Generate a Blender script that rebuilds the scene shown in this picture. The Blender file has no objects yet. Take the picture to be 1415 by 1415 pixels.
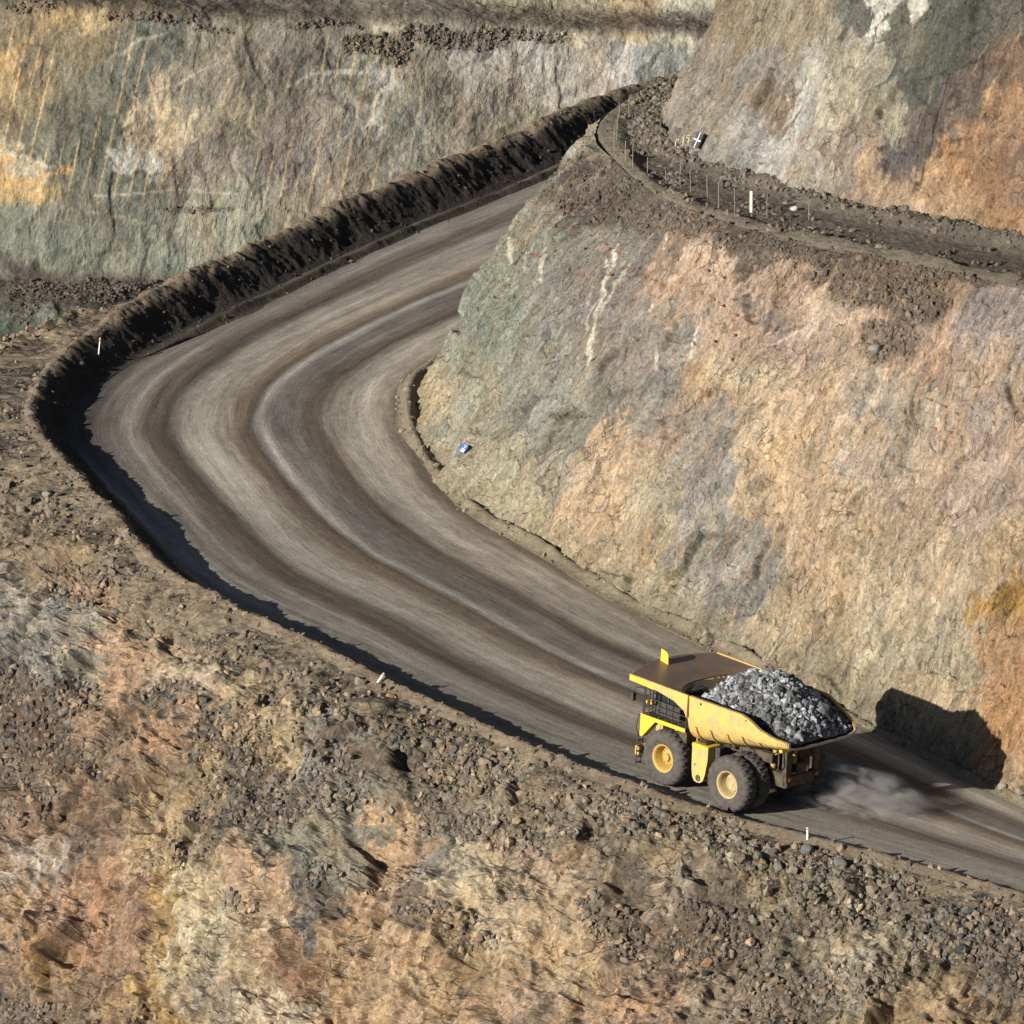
import bpy, math, random
import numpy as np
from mathutils import Vector, Matrix
from mathutils.bvhtree import BVHTree
R=math.radians
rng=np.random.default_rng(7); random.seed(7)
scn=bpy.context.scene
COL=scn.collection
# ---------------------------------------------------------------- camera
CAM=np.array([-13.251,-579.798,155.357]); CP=R(13.3411); F=22.3*600
FW=np.array([0,math.cos(CP),-math.sin(CP)]); UP=np.array([0,math.sin(CP),math.cos(CP)]); RT=np.array([1.,0,0])
cd=bpy.data.cameras.new('camera'); cam=bpy.data.objects.new('camera',cd); COL.objects.link(cam)
cam.location=CAM; cam.rotation_euler=(math.pi/2-CP,0,0)
cd.sensor_width=36; cd.lens=36*F/1415; cd.clip_start=1; cd.clip_end=3000
scn.camera=cam
# ---------------------------------------------------------------- light
LD=Vector((2.36,2.02,-1.0)).normalized()
EL=math.asin(-LD.z)
w=bpy.data.worlds.new('World'); scn.world=w; w.use_nodes=True
nt=w.node_tree; nt.nodes.clear()
sky=nt.nodes.new('ShaderNodeTexSky'); sky.sky_type='NISHITA'; sky.sun_disc=False
sky.air_density=.6; sky.dust_density=.4; sky.altitude=400; sky.sun_elevation=EL; sky.sun_rotation=math.atan2(-LD.x,-LD.y)
bg=nt.nodes.new('ShaderNodeBackground'); bg.inputs['Strength'].default_value=0.05
wo=nt.nodes.new('ShaderNodeOutputWorld')
nt.links.new(sky.outputs[0],bg.inputs[0]); nt.links.new(bg.outputs[0],wo.inputs[0])
sd=bpy.data.lights.new('sun','SUN'); sun=bpy.data.objects.new('sun',sd); COL.objects.link(sun)
sd.energy=5.0; sd.angle=R(0.5); sd.color=(1.0,0.955,0.88)
sun.rotation_euler=LD.to_track_quat('-Z','Y').to_euler(); sun.location=(-200,-200,200)
scn.view_settings.view_transform='Standard'; scn.view_settings.look='None'
scn.view_settings.exposure=0.60
scn.cycles.diffuse_bounces=1; scn.view_settings.gamma=1.0
SAT=.76
HUE=.55
KALB=0.74; KW=0.57      # photograph brightness -> rock base colour
# ---------------------------------------------------------------- numpy noise
def _h(ix,iy,iz,seed):
    n=(ix.astype(np.int64)*374761393+iy.astype(np.int64)*668265263+iz.astype(np.int64)*2147483647+seed*1274126177)&0xffffffff
    n=((n^(n>>13))*1274126177)&0xffffffff
    n=((n^(n>>15))*2246822519)&0xffffffff
    return ((n^(n>>16))&0xffffff).astype(np.float32)/np.float32(0xffffff)
def vnoise(x,y,z,seed=0):
    xi=np.floor(x);yi=np.floor(y);zi=np.floor(z)
    fx=(x-xi).astype(np.float32);fy=(y-yi).astype(np.float32);fz=(z-zi).astype(np.float32)
    fx=fx*fx*(3-2*fx);fy=fy*fy*(3-2*fy);fz=fz*fz*(3-2*fz)
    r=0
    for a in (0,1):
        wx=fx if a else 1-fx
        for b in (0,1):
            wy=fy if b else 1-fy
            for c in (0,1):
                r=r+wx*wy*(fz if c else 1-fz)*_h(xi+a,yi+b,zi+c,seed)
    return r*2-1
def fbm(x,y,z,oct=4,seed=0,g=.5):
    r=0;a=1.;t=0
    for o in range(oct):
        k=2.03**o
        r=r+a*vnoise(x*k+o*17.3,y*k+o*9.1,z*k-o*5.7,seed+o); t+=a; a*=g
    return r/t*1.35
def fP(P,f,oct=4,seed=0,g=.5):
    if np.isscalar(f): f=(f,f,f)
    return fbm(P[...,0]*f[0],P[...,1]*f[1],P[...,2]*f[2],oct,seed,g)
def worley(u,v,seed=0,jit=.9):
    iu=np.floor(u);iv=np.floor(v)
    f1=np.full(u.shape,9.,np.float32);f2=f1.copy();du=f1*0;dv=f1*0;r1=f1*0;r2=f1*0;r3=f1*0
    for a in (-1,0,1):
        for b in (-1,0,1):
            cu=iu+a;cv=iv+b;z=cu*0
            pu=cu+.5+(_h(cu,cv,z,seed)-.5)*jit; pv=cv+.5+(_h(cu,cv,z+1,seed)-.5)*jit
            ou=(u-pu);ov=(v-pv);d=np.sqrt(ou*ou+ov*ov)
            m=d<f1
            f2=np.where(m,f1,np.minimum(f2,d))
            f1=np.where(m,d,f1);du=np.where(m,ou,du);dv=np.where(m,ov,dv)
            r1=np.where(m,_h(cu,cv,z+2,seed),r1);r2=np.where(m,_h(cu,cv,z+3,seed),r2);r3=np.where(m,_h(cu,cv,z+4,seed),r3)
    return f1,f2,du,dv,r1,r2,r3
def sst(a,b,x):
    t=np.clip((x-a)/(b-a),0,1); return t*t*(3-2*t)
def lin(c):
    c=np.asarray(c,np.float64); g=c@np.array([.3,.59,.11]); c=(g+(c-g)*SAT)/255.; return np.where(c<=.04045,c/12.92,((c+.055)/1.055)**2.4)
def proj(P):
    d=P-CAM; k=d@FW; return 707.5+F*(d@RT)/k, 707.5-F*(d@UP)/k
# ---------------------------------------------------------------- tags and materials
def tag(o,label=None,cat=None,group=None,kind=None):
    if label: o['label']=label
    if cat: o['category']=cat
    if group: o['group']=group
    if kind: o['kind']=kind
    return o
def newmat(name):
    m=bpy.data.materials.new(name); m.use_nodes=True; n=m.node_tree; n.nodes.clear()
    out=n.nodes.new('ShaderNodeOutputMaterial'); b=n.nodes.new('ShaderNodeBsdfPrincipled')
    n.links.new(b.outputs[0],out.inputs[0]); return m,n,b
def NN(n,t,**k):
    x=n.nodes.new(t)
    for a,v in k.items():
        if a in x.inputs: x.inputs[a].default_value=v
        else: setattr(x,a,v)
    return x
def rockmat(name,vmul=(.72,1.28),bump=.5,scale=1.0,stretch=None,rough=.95,grain=.25,crisp=0.):
    m,n,b=newmat(name); L=n.links.new
    at=NN(n,'ShaderNodeVertexColor'); at.layer_name='col'
    tc=NN(n,'ShaderNodeTexCoord'); src=tc.outputs['Object']
    if stretch:
        mp=NN(n,'ShaderNodeMapping'); mp.inputs['Scale'].default_value=stretch
        uv=NN(n,'ShaderNodeUVMap'); uv.uv_map='uv'; L(uv.outputs[0],mp.inputs[0]); src=mp.outputs[0]
    n1=NN(n,'ShaderNodeTexNoise',Scale=2.3*scale,Detail=8.0,Roughness=.68)
    n2=NN(n,'ShaderNodeTexNoise',Scale=9.0*scale,Detail=5.0,Roughness=.7)
    L(src,n1.inputs[0]); L(tc.outputs['Object'],n2.inputs[0])
    mr=NN(n,'ShaderNodeMapRange'); mr.inputs['From Min'].default_value=.3; mr.inputs['From Max'].default_value=.7
    mr.inputs['To Min'].default_value=vmul[0]; mr.inputs['To Max'].default_value=vmul[1]; L(n1.outputs[0],mr.inputs[0])
    m2=NN(n,'ShaderNodeMapRange'); m2.inputs['From Min'].default_value=.3; m2.inputs['From Max'].default_value=.7
    m2.inputs['To Min'].default_value=1-grain; m2.inputs['To Max'].default_value=1+grain; L(n2.outputs[0],m2.inputs[0])
    mu=NN(n,'ShaderNodeMath',operation='MULTIPLY'); L(mr.outputs[0],mu.inputs[0]); L(m2.outputs[0],mu.inputs[1])
    vm=NN(n,'ShaderNodeVectorMath',operation='SCALE'); L(at.outputs[0],vm.inputs[0]); L(mu.outputs[0],vm.inputs['Scale'])
    L(vm.outputs[0],b.inputs['Base Color'])
    if crisp>0:
        uv2=NN(n,'ShaderNodeUVMap'); uv2.uv_map='uv'; m3=NN(n,'ShaderNodeMapping'); m3.inputs['Scale'].default_value=(3.2,1.0,1) ; L(uv2.outputs[0],m3.inputs[0])
        n3=NN(n,'ShaderNodeTexNoise',Scale=1.6,Detail=9.0,Roughness=.78,Distortion=.4); L(m3.outputs[0],n3.inputs[0])
        r3=NN(n,'ShaderNodeMapRange'); r3.inputs['From Min'].default_value=.36; r3.inputs['From Max'].default_value=.64; r3.inputs['To Min'].default_value=1-crisp; r3.inputs['To Max'].default_value=1+crisp; L(n3.outputs[0],r3.inputs[0])
        mu3=NN(n,'ShaderNodeMath',operation='MULTIPLY'); L(mu.outputs[0],mu3.inputs[0]); L(r3.outputs[0],mu3.inputs[1])
        # joints and hairline cracks, in patches
        wn=NN(n,'ShaderNodeTexNoise',Scale=1.1,Detail=6.0,Roughness=.7); L(tc.outputs['Object'],wn.inputs[0])
        ws=NN(n,'ShaderNodeVectorMath',operation='SCALE'); ws.inputs['Scale'].default_value=1.6; L(wn.outputs[1],ws.inputs[0])
        for sc_,th_,dk_ in ((.9,.022,.45),(2.6,.035,.35)):
            mm=NN(n,'ShaderNodeMapping'); mm.inputs['Scale'].default_value=(1.,.55,1); L(uv2.outputs[0],mm.inputs[0])
            wa_=NN(n,'ShaderNodeVectorMath',operation='ADD'); L(mm.outputs[0],wa_.inputs[0]); L(ws.outputs[0],wa_.inputs[1])
            vr=NN(n,'ShaderNodeTexVoronoi',Scale=sc_,Randomness=1.0); vr.feature='DISTANCE_TO_EDGE'; vr.voronoi_dimensions='2D'; L(wa_.outputs[0],vr.inputs['Vector'])
            r4=NN(n,'ShaderNodeMapRange'); r4.inputs['From Min'].default_value=0; r4.inputs['From Max'].default_value=th_; r4.inputs['To Min'].default_value=1; r4.inputs['To Max'].default_value=0; L(vr.outputs['Distance'],r4.inputs[0])
            pm=NN(n,'ShaderNodeTexNoise',Scale=.5*sc_,Detail=4.0,Roughness=.6); L(tc.outputs['Object'],pm.inputs[0])
            r5=NN(n,'ShaderNodeMapRange'); r5.inputs['From Min'].default_value=.50; r5.inputs['From Max'].default_value=.60; r5.inputs['To Min'].default_value=0; r5.inputs['To Max'].default_value=dk_; L(pm.outputs[0],r5.inputs[0])
            m4=NN(n,'ShaderNodeMath',operation='MULTIPLY'); L(r4.outputs[0],m4.inputs[0]); L(r5.outputs[0],m4.inputs[1])
            m5=NN(n,'ShaderNodeMath',operation='SUBTRACT'); m5.inputs[0].default_value=1; L(m4.outputs[0],m5.inputs[1])
            m6=NN(n,'ShaderNodeMath',operation='MULTIPLY'); L(mu3.outputs[0],m6.inputs[0]); L(m5.outputs[0],m6.inputs[1]); mu3=m6
        # fine speckle of broken faces
        n5=NN(n,'ShaderNodeTexNoise',Scale=5.5,Detail=4.0,Roughness=.75); L(tc.outputs['Object'],n5.inputs[0])
        r6=NN(n,'ShaderNodeMapRange'); r6.inputs['From Min'].default_value=.34; r6.inputs['From Max'].default_value=.62; r6.inputs['To Min'].default_value=.58; r6.inputs['To Max'].default_value=1.20; L(n5.outputs[0],r6.inputs[0])
        m7=NN(n,'ShaderNodeMath',operation='MULTIPLY'); L(mu3.outputs[0],m7.inputs[0]); L(r6.outputs[0],m7.inputs[1]); mu3=m7
        L(mu3.outputs[0],vm.inputs['Scale'])
    b.inputs['Roughness'].default_value=rough; b.inputs['Specular IOR Level'].default_value=.2
    if bump>0:
        if crisp>0: n1=n3
        vo=NN(n,'ShaderNodeTexVoronoi',Scale=3.0*scale,Randomness=1.0); vo.feature='F1'
        wv=NN(n,'ShaderNodeVectorMath',operation='ADD'); sc=NN(n,'ShaderNodeVectorMath',operation='SCALE'); sc.inputs['Scale'].default_value=.35
        L(n2.outputs[1],sc.inputs[0]); L(tc.outputs['Object'],wv.inputs[0]); L(sc.outputs[0],wv.inputs[1]); L(wv.outputs[0],vo.inputs[0])
        ad=NN(n,'ShaderNodeMath',operation='MULTIPLY_ADD'); ad.inputs[1].default_value=.35; L(vo.outputs[0],ad.inputs[0]); L(n1.outputs[0],ad.inputs[2])
        ad2=NN(n,'ShaderNodeMath',operation='MULTIPLY_ADD'); ad2.inputs[1].default_value=.4; L(n2.outputs[0],ad2.inputs[0]); L(ad.outputs[0],ad2.inputs[2])
        bp=NN(n,'ShaderNodeBump',Strength=bump,Distance=.25); L(ad2.outputs[0],bp.inputs['Height']); L(bp.outputs[0],b.inputs['Normal'])
    return m
def cliffmat(name,scales=((.55,.9),(1.5,.9),(4.2,.8)),tone=(.13,.15,.17),bump=1.0,crack=.55,speck=.28,tilt=.27,warp=.24):
    """fractured rock: each broken block has its own tilt and tone, with dark joints between them"""
    m,n,b=newmat(name); L=n.links.new
    at=NN(n,'ShaderNodeVertexColor'); at.layer_name='col'; tc=NN(n,'ShaderNodeTexCoord'); uv=NN(n,'ShaderNodeUVMap'); uv.uv_map='uv'
    def M(op,a,b_=None,c=None):
        x=NN(n,'ShaderNodeMath',operation=op)
        for k,v in enumerate((a,b_,c)):
            if v is None: continue
            if isinstance(v,(int,float)): x.inputs[k].default_value=v
            else: L(v,x.inputs[k])
        return x.outputs[0]
    def V(op,a,b_=None,sc=None):
        x=NN(n,'ShaderNodeVectorMath',operation=op)
        for k,v in enumerate((a,b_)):
            if v is None: continue
            if isinstance(v,tuple): x.inputs[k].default_value=v
            else: L(v,x.inputs[k])
        if sc is not None: x.inputs['Scale'].default_value=sc
        return x
    def MR(a,f0,f1,t0,t1):
        x=NN(n,'ShaderNodeMapRange'); L(a,x.inputs[0])
        for k,v in zip(('From Min','From Max','To Min','To Max'),(f0,f1,t0,t1)): x.inputs[k].default_value=v
        return x.outputs[0]
    wn=NN(n,'ShaderNodeTexNoise',Scale=.5,Detail=2.0,Roughness=.5); L(tc.outputs['Object'],wn.inputs[0])
    wf=NN(n,'ShaderNodeTexNoise',Scale=2.5,Detail=6.0,Roughness=.7); L(tc.outputs['Object'],wf.inputs[0])
    w0=V('ADD',V('SCALE',V('SUBTRACT',wn.outputs[1],(.5,.5,.5)).outputs[0],sc=warp*3.6).outputs[0],V('SCALE',V('SUBTRACT',wf.outputs[1],(.5,.5,.5)).outputs[0],sc=warp*.42).outputs[0]).outputs[0]
    mp=NN(n,'ShaderNodeMapping'); mp.inputs['Scale'].default_value=(1.,tilt/.6,1); L(uv.outputs[0],mp.inputs[0])
    base=V('ADD',mp.outputs[0],w0).outputs[0]
    val=None; hgt=None; hue=None
    for (sc,hs),tn in zip(scales,tone):
        vr=NN(n,'ShaderNodeTexVoronoi',Scale=sc,Randomness=1.0); vr.voronoi_dimensions='2D'; L(base,vr.inputs['Vector'])
        ps=vr.outputs['Position']; sb=V('SUBTRACT',base,ps).outputs[0]
        rc=V('SUBTRACT',vr.outputs['Color'],(.5,.5,.5)).outputs[0]
        dp=V('DOT_PRODUCT',sb,rc).outputs['Value']
        sep=NN(n,'ShaderNodeSeparateXYZ'); L(rc,sep.inputs[0])
        hh=M('MULTIPLY_ADD',sep.outputs[2],.28/sc,M('MULTIPLY',dp,hs*1.5))
        hgt=hh if hgt is None else M('ADD',hgt,hh)
        tv=M('MULTIPLY_ADD',sep.outputs[0],tn*2,1.0); val=tv if val is None else M('MULTIPLY',val,tv)
        hv=M('MULTIPLY',sep.outputs[1],tn*.35); hue=hv if hue is None else M('ADD',hue,hv)
    pm=NN(n,'ShaderNodeTexNoise',Scale=.35,Detail=6.0,Roughness=.65); L(tc.outputs['Object'],pm.inputs[0])
    for sc,th in ((.55,.030),(1.5,.055)):
        ve=NN(n,'ShaderNodeTexVoronoi',Scale=sc,Randomness=1.0); ve.feature='DISTANCE_TO_EDGE'; ve.voronoi_dimensions='2D'; L(base,ve.inputs['Vector'])
        c_=M('MULTIPLY',MR(ve.outputs['Distance'],0,th,1,0),MR(pm.outputs[0],.47,.60,0,crack)); val=M('MULTIPLY',val,M('SUBTRACT',1.0,c_)); hgt=M('MULTIPLY_ADD',c_,-.25,hgt)
    n5=NN(n,'ShaderNodeTexNoise',Scale=4.6,Detail=6.0,Roughness=.85); L(tc.outputs['Object'],n5.inputs[0])
    val=M('MULTIPLY',val,MR(n5.outputs[0],.36,.64,1-speck*1.5,1+speck*1.2))
    n6=NN(n,'ShaderNodeTexNoise',Scale=2.2,Detail=8.0,Roughness=.72); m6=NN(n,'ShaderNodeMapping'); m6.inputs['Scale'].default_value=(2.2,.7,1); L(V('ADD',uv.outputs[0],V('SCALE',w0,sc=.12).outputs[0]).outputs[0],m6.inputs[0]); L(m6.outputs[0],n6.inputs[0])
    val=M('MULTIPLY',val,MR(n6.outputs[0],.36,.64,1-speck*.6,1+speck*.6))
    # pitted dark specks
    val=M('MULTIPLY',val,MR(n5.outputs[0],.32,.38,.45,1.0))
    sc_=V('SCALE',at.outputs[0]); L(val,sc_.inputs['Scale'])
    cx=NN(n,'ShaderNodeCombineXYZ'); L(M('ADD',1.0,hue),cx.inputs[0]); cx.inputs[1].default_value=1.0; L(M('SUBTRACT',1.0,hue),cx.inputs[2])
    L(V('MULTIPLY',sc_.outputs[0],cx.outputs[0]).outputs[0],b.inputs['Base Color'])
    hgt=M('MULTIPLY_ADD',n5.outputs[0],.16,hgt); hgt=M('MULTIPLY_ADD',n6.outputs[0],.12,hgt)
    bp=NN(n,'ShaderNodeBump',Strength=bump,Distance=.45); L(hgt,bp.inputs['Height']); L(bp.outputs[0],b.inputs['Normal'])
    b.inputs['Roughness'].default_value=.92; b.inputs['Specular IOR Level'].default_value=.2
    return m
M_WALL=cliffmat('cut_rock',bump=.62)
M_FAR=cliffmat('far_rock',((.45,.8),(1.2,.8),(3.4,.7)),(.09,.10,.11),0.5,.42,.22)
M_FORE=cliffmat('broken_rock',((.5,1.3),(1.4,1.3),(3.8,1.1)),(.16,.17,.17),0.9,.6,.30,tilt=.55,warp=.22)
M_DIRT=rockmat('loose_dirt',(.75,1.25),.6,1.6)
M_ROAD=rockmat('road_dust',(.80,1.20),.22,1.0,(.12,2.8,1),grain=.38)
M_STONE=rockmat('broken_stone',(.75,1.25),.35,2.0)
def simple(name,col,rough=.6,metal=0.,noise=0.,nscale=3.,col2=None,spec=.4,bump=0.):
    m,n,b=newmat(name); L=n.links.new
    b.inputs['Roughness'].default_value=rough; b.inputs['Metallic'].default_value=metal
    b.inputs['Specular IOR Level'].default_value=spec
    if noise>0 or col2:
        tc=NN(n,'ShaderNodeTexCoord'); t=NN(n,'ShaderNodeTexNoise',Scale=nscale,Detail=7.,Roughness=.65); L(tc.outputs['Object'],t.inputs[0])
        mx=NN(n,'ShaderNodeMix',data_type='RGBA')
        mr=NN(n,'ShaderNodeMapRange'); mr.inputs['From Min'].default_value=.38; mr.inputs['From Max'].default_value=.66
        L(t.outputs[0],mr.inputs[0]); L(mr.outputs[0],mx.inputs[0])
        c2=col2 or tuple(c*(1-noise) for c in col)
        mx.inputs[6].default_value=(*col,1); mx.inputs[7].default_value=(*c2,1)
        L(mx.outputs[2],b.inputs['Base Color'])
        if bump>0:
            bp=NN(n,'ShaderNodeBump',Strength=bump,Distance=.05); L(t.outputs[0],bp.inputs['Height']); L(bp.outputs[0],b.inputs['Normal'])
    else: b.inputs['Base Color'].default_value=(*col,1)
    return m
# ---------------------------------------------------------------- mesh helpers
GRIDS={}
def grid_obj(name,P,C,mat,kind='structure',smooth=True,uv=None):
    a,b,_=P.shape
    me=bpy.data.meshes.new(name); idx=np.arange(a*b).reshape(a,b)
    q=np.stack([idx[:-1,:-1],idx[1:,:-1],idx[1:,1:],idx[:-1,1:]],-1).reshape(-1,4)
    nf=len(q)
    me.vertices.add(a*b); me.vertices.foreach_set('co',P.reshape(-1).astype(np.float32))
    me.loops.add(nf*4); me.loops.foreach_set('vertex_index',q.reshape(-1).astype(np.int32))
    me.polygons.add(nf); me.polygons.foreach_set('loop_start',(np.arange(nf)*4).astype(np.int32))
    me.polygons.foreach_set('loop_total',np.full(nf,4,np.int32))
    me.polygons.foreach_set('use_smooth',np.full(nf,smooth,bool))
    me.update(calc_edges=True)
    ca=me.color_attributes.new('col','FLOAT_COLOR','POINT')
    cc=np.concatenate([C.reshape(-1,3),np.ones((a*b,1))],1).astype(np.float32); ca.data.foreach_set('color',cc.reshape(-1))
    if uv is not None:
        ul=me.uv_layers.new(name='uv'); ul.data.foreach_set('uv',uv.reshape(-1,2)[q.reshape(-1)].astype(np.float32).reshape(-1))
    me.materials.append(mat)
    o=bpy.data.objects.new(name,me); COL.objects.link(o)
    if kind: o['kind']=kind
    GRIDS[name]=P
    return o
def normals(P):
    du=np.gradient(P,axis=0); dv=np.gradient(P,axis=1); n=np.cross(du,dv); return n/np.maximum(np.linalg.norm(n,axis=-1,keepdims=True),1e-9)
def crom(pts,n):
    pts=np.array(pts,float); k=len(pts)
    t=np.linspace(0,k-1,n); i=np.clip(np.floor(t).astype(int),0,k-2); f=(t-i)[:,None]
    p0=pts[np.maximum(i-1,0)];p1=pts[i];p2=pts[i+1];p3=pts[np.minimum(i+2,k-1)]
    return .5*((2*p1)+(-p0+p2)*f+(2*p0-5*p1+4*p2-p3)*f**2+(-p0+3*p1-3*p2+p3)*f**3)
def blobs(P,tab,r0=30.,wa=20.,seed=3,pw=5.0,fine=9.,var=None,jit=22.):
    """rock colour of each point: the patches of differently coloured rock, with ragged borders"""
    px,py=proj(P); n1=fP(P,.22,6,seed,.62); n2=fP(P,.22,6,seed+50,.62); n3=fP(P,1.3,4,seed+9,.7); n4=fP(P,1.3,4,seed+70,.7)
    px=px+wa*n1+fine*n3; py=py+wa*n2+fine*n4
    if var is not None:
        c,gc,hc,c2,g2,h2=var
        px=px+jit*(c-.5)+jit*.9*(gc-.5)+jit*.6*(hc-.5); py=py+jit*1.6*(c2-.5)+jit*1.3*(g2-.5)+jit*.9*(h2-.5)
    num=np.zeros(P.shape,np.float32); den=np.zeros(P.shape[:-1],np.float32)
    for e in tab:
        x,y,c=e[0],e[1],lin(np.array(e[2])*.88+np.array((160,147,120))*.12); rx,ry=(e[3],e[4]) if len(e)>3 else (r0,r0)
        dx=(px-x);dy=(py-y); a=dx*.93+dy*.36; b_=-dx*.36+dy*.93
        w_=1/(.03+(a/rx)**2+(b_/ry)**2)**pw
        num+=w_[...,None]*c; den+=w_
    return num/den[...,None]
def ell(P,tab,seed=31,wa=14.):
    px,py=proj(P); px=px+wa*fP(P,.5,4,seed); py=py+wa*fP(P,.5,4,seed+5)
    r=np.zeros(P.shape[:-1])
    for x,y,rx,ry,v in tab:
        r=np.maximum(r,v*sst(1.25,.75,np.sqrt(((px-x)/rx)**2+((py-y)/ry)**2)))
    return r
def stroke(P,pts,wd):
    px,py=proj(P); best=np.full(px.shape,1e9)
    for (x0,y0),(x1,y1) in zip(pts[:-1],pts[1:]):
        L2=(x1-x0)**2+(y1-y0)**2; t=np.clip(((px-x0)*(x1-x0)+(py-y0)*(y1-y0))/L2,0,1)
        best=np.minimum(best,np.hypot(px-x0-t*(x1-x0),py-y0-t*(y1-y0)))
    return best/wd
def facets(S,T,P,amp,cell=2.6,asp=.55,seed=0,wt=(.9,.45,.24)):
    wu=S+.8*fP(P,.3,2,seed+1,.5)+.10*fP(P,2.,3,seed+3); wv=T+1.1*fP(P,.3,2,seed+2,.5)+.14*fP(P,2.,3,seed+5)
    f1,f2,du,dv,a,b,c=worley(wu/cell,wv/cell*asp,seed)
    d=((a-.5)*du+(b-.5)*dv)*1.5+(c-.5)*.5
    e=sst(.0,.10,f2-f1)
    g1,g2,gu,gv,ga,gb,gc=worley(wu/(cell*.34)+3.1,wv/(cell*.34)*asp*1.15,seed+4)
    d2=((ga-.5)*gu+(gb-.5)*gv)*1.5+(gc-.5)*.5
    h1,h2,hu,hv,ha,hb,hc=worley(wu/(cell*.13)+1.1,wv/(cell*.13)*asp*1.3,seed+8)
    d3=((ha-.5)*hu+(hb-.5)*hv)*1.6+(hc-.5)*.5
    crack=(1-e)*sst(.1,.5,fP(P,.5,3,seed+12))
    z_=d*wt[0]+d2*wt[1]
    for _k in range(2):
        q_=np.pad(z_,1,mode='edge'); z_=(q_[:-2,1:-1]+q_[2:,1:-1]+q_[1:-1,:-2]+q_[1:-1,2:]+2*z_)/6
    return amp*(z_+d3*wt[2]-crack*.05), crack, (c,gc,hc,a,ga,ha)
def rockcolor(C,P,S,T,var,cr,seed,streak=.16,hue=.10,lines=None):
    n=fP(P,.8,5,seed+100,.6); st=fbm(S*2.2+T*.1,T*.28,S*0+seed,4,seed+101,.6); s2=fbm(S*7.,T*1.0,S*0,2,seed+102)
    c,gc,hc=var[:3]
    v=1+.11*n+streak*.6*st+.16*(c-.5)+.14*(gc-.5)+.10*(hc-.5)
    sp=fP(P,2.6,3,seed+103,.7); v=v+.10*sp
    v=v*(1-.3*cr)
    C=C*np.clip(v,.25,2.2)[...,None]
    h=fP(P,.35,4,seed+110)+.6*fbm(S*1.1,T*.2,S*0,3,seed+111)
    C=C*(1+np.stack([HUE*hue*h,HUE*hue*.25*h,-HUE*hue*h],-1))
    # pale thin veins
    vn=np.abs(fP(P,(.33,.33,.22),3,seed+120)); C=C*(1+.35*(sst(.022,.0,vn)*sst(.0,.5,fP(P,.15,2,seed+121))))[...,None]
    dk=np.abs(fP(P,(.6,.6,.35),3,seed+130)); C=C*(1-.45*sst(.018,.0,dk)*sst(.1,.5,fP(P,.3,2,seed+131)))[...,None]
    return np.clip(C,.004,.95)
# ---------------------------------------------------------------- road stations (outer berm line, inner wall toe, berm height)
ST=[((60,-51,-5.4),(56,-37,-4.6),.7),((30,-27.8,-2.9),(30,-13,-2.4),.5),((17.6,-18.3,-1.7),(18.6,1.5,-1.0),.35),((8.4,-12.3,-.8),(12,11,.0),.45),
((-.3,-7.3,0),(6,20,1.2),.65),((-9.8,0.6,1.0),(.5,28.2,2.2),.95),((-18.4,10.6,2),(-5,36.4,3),1.15),((-26.5,21.9,3.1),(-9.5,44.5,3.9),1.3),
((-35.4,33.9,4.3),(-14,51.4,5),1.6),((-40.7,48.8,5.5),(-17.5,59.5,5.8),1.75),((-45.5,63.4,6.8),(-19.5,68,6.9),1.8),((-46.2,71,7.4),(-20.2,73,7.6),1.9),
((-44.5,81.2,8.2),(-19.8,77.5,8.4),2.0),((-39.2,93.4,9.3),(-18,82,9.1),2.2),((-32.5,104.6,10.3),(-14,88,10.0),2.3),((-24.3,117.4,11.6),(-6.5,97.5,11.1),2.3),
((-13.7,132.3,13),(3,110,12.6),2.3),((-5.4,144.7,14.2),(11,122,13.9),2.3),((.8,150.8,14.9),(18,130,14.8),2.3),((14,165,16.5),(30,145,16.4),2.3)]
def stations(n):
    O=crom([s[0] for s in ST],n*3); I=crom([s[1] for s in ST],n*3); H=crom([(s[2],0,0) for s in ST],n*3)[:,0]
    L=np.concatenate([[0],np.cumsum(np.linalg.norm(np.diff(O,axis=0),axis=1))])
    t=np.linspace(0,L[-1],n); f=lambda A:np.stack([np.interp(t,L,A[:,k]) for k in range(3)],-1)
    # centre-line length along the inner edge too
    return f(O),f(I),np.interp(t,L,H),t
L0=stations(400)[3][-1]
def outward(O,k=25):
    d=np.gradient(O[:,:2],axis=0); d/=np.linalg.norm(d,axis=1,keepdims=True)
    n=np.stack([-d[:,1],d[:,0]],-1)   # left of travel = outer side
    for c in (0,1):
        n[:,c]=np.convolve(np.pad(n[:,c],k,mode='edge'),np.ones(2*k+1)/(2*k+1),mode='valid')
    return n/np.linalg.norm(n,axis=1,keepdims=True)
def road_z_noise(P): return .05*fP(P,(.25,.25,0),3,5)
# ---- road
na=760; nb=230
O,I,H,t=stations(na)
wv=np.linspace(0,1,nb)
P=O[:,None]*(1-wv)[None,:,None]+I[:,None]*wv[None,:,None]
P[...,2]+=road_z_noise(P)-.25*np.sin(np.pi*wv)[None]*0
W=np.broadcast_to(wv[None],(na,nb)); S=np.broadcast_to(t[:,None],(na,nb))
U=W*25
BAND=[(0,(88,78,64)),(.10,(74,67,58)),(.14,(84,76,66)),(.19,(118,109,97)),(.235,(128,118,104)),(.28,(94,82,69)),(.33,(84,74,61)),(.375,(150,139,121)),(.43,(160,149,130)),(.49,(152,138,115)),
(.53,(116,98,78)),(.57,(96,82,64)),(.595,(160,151,138)),(.62,(120,110,100)),(.67,(112,103,94)),(.71,(98,87,73)),(.75,(88,75,60)),(.79,(142,130,112)),(.85,(158,146,126)),(.91,(144,130,110)),(.95,(112,96,78)),(1,(140,122,95))]
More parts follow.
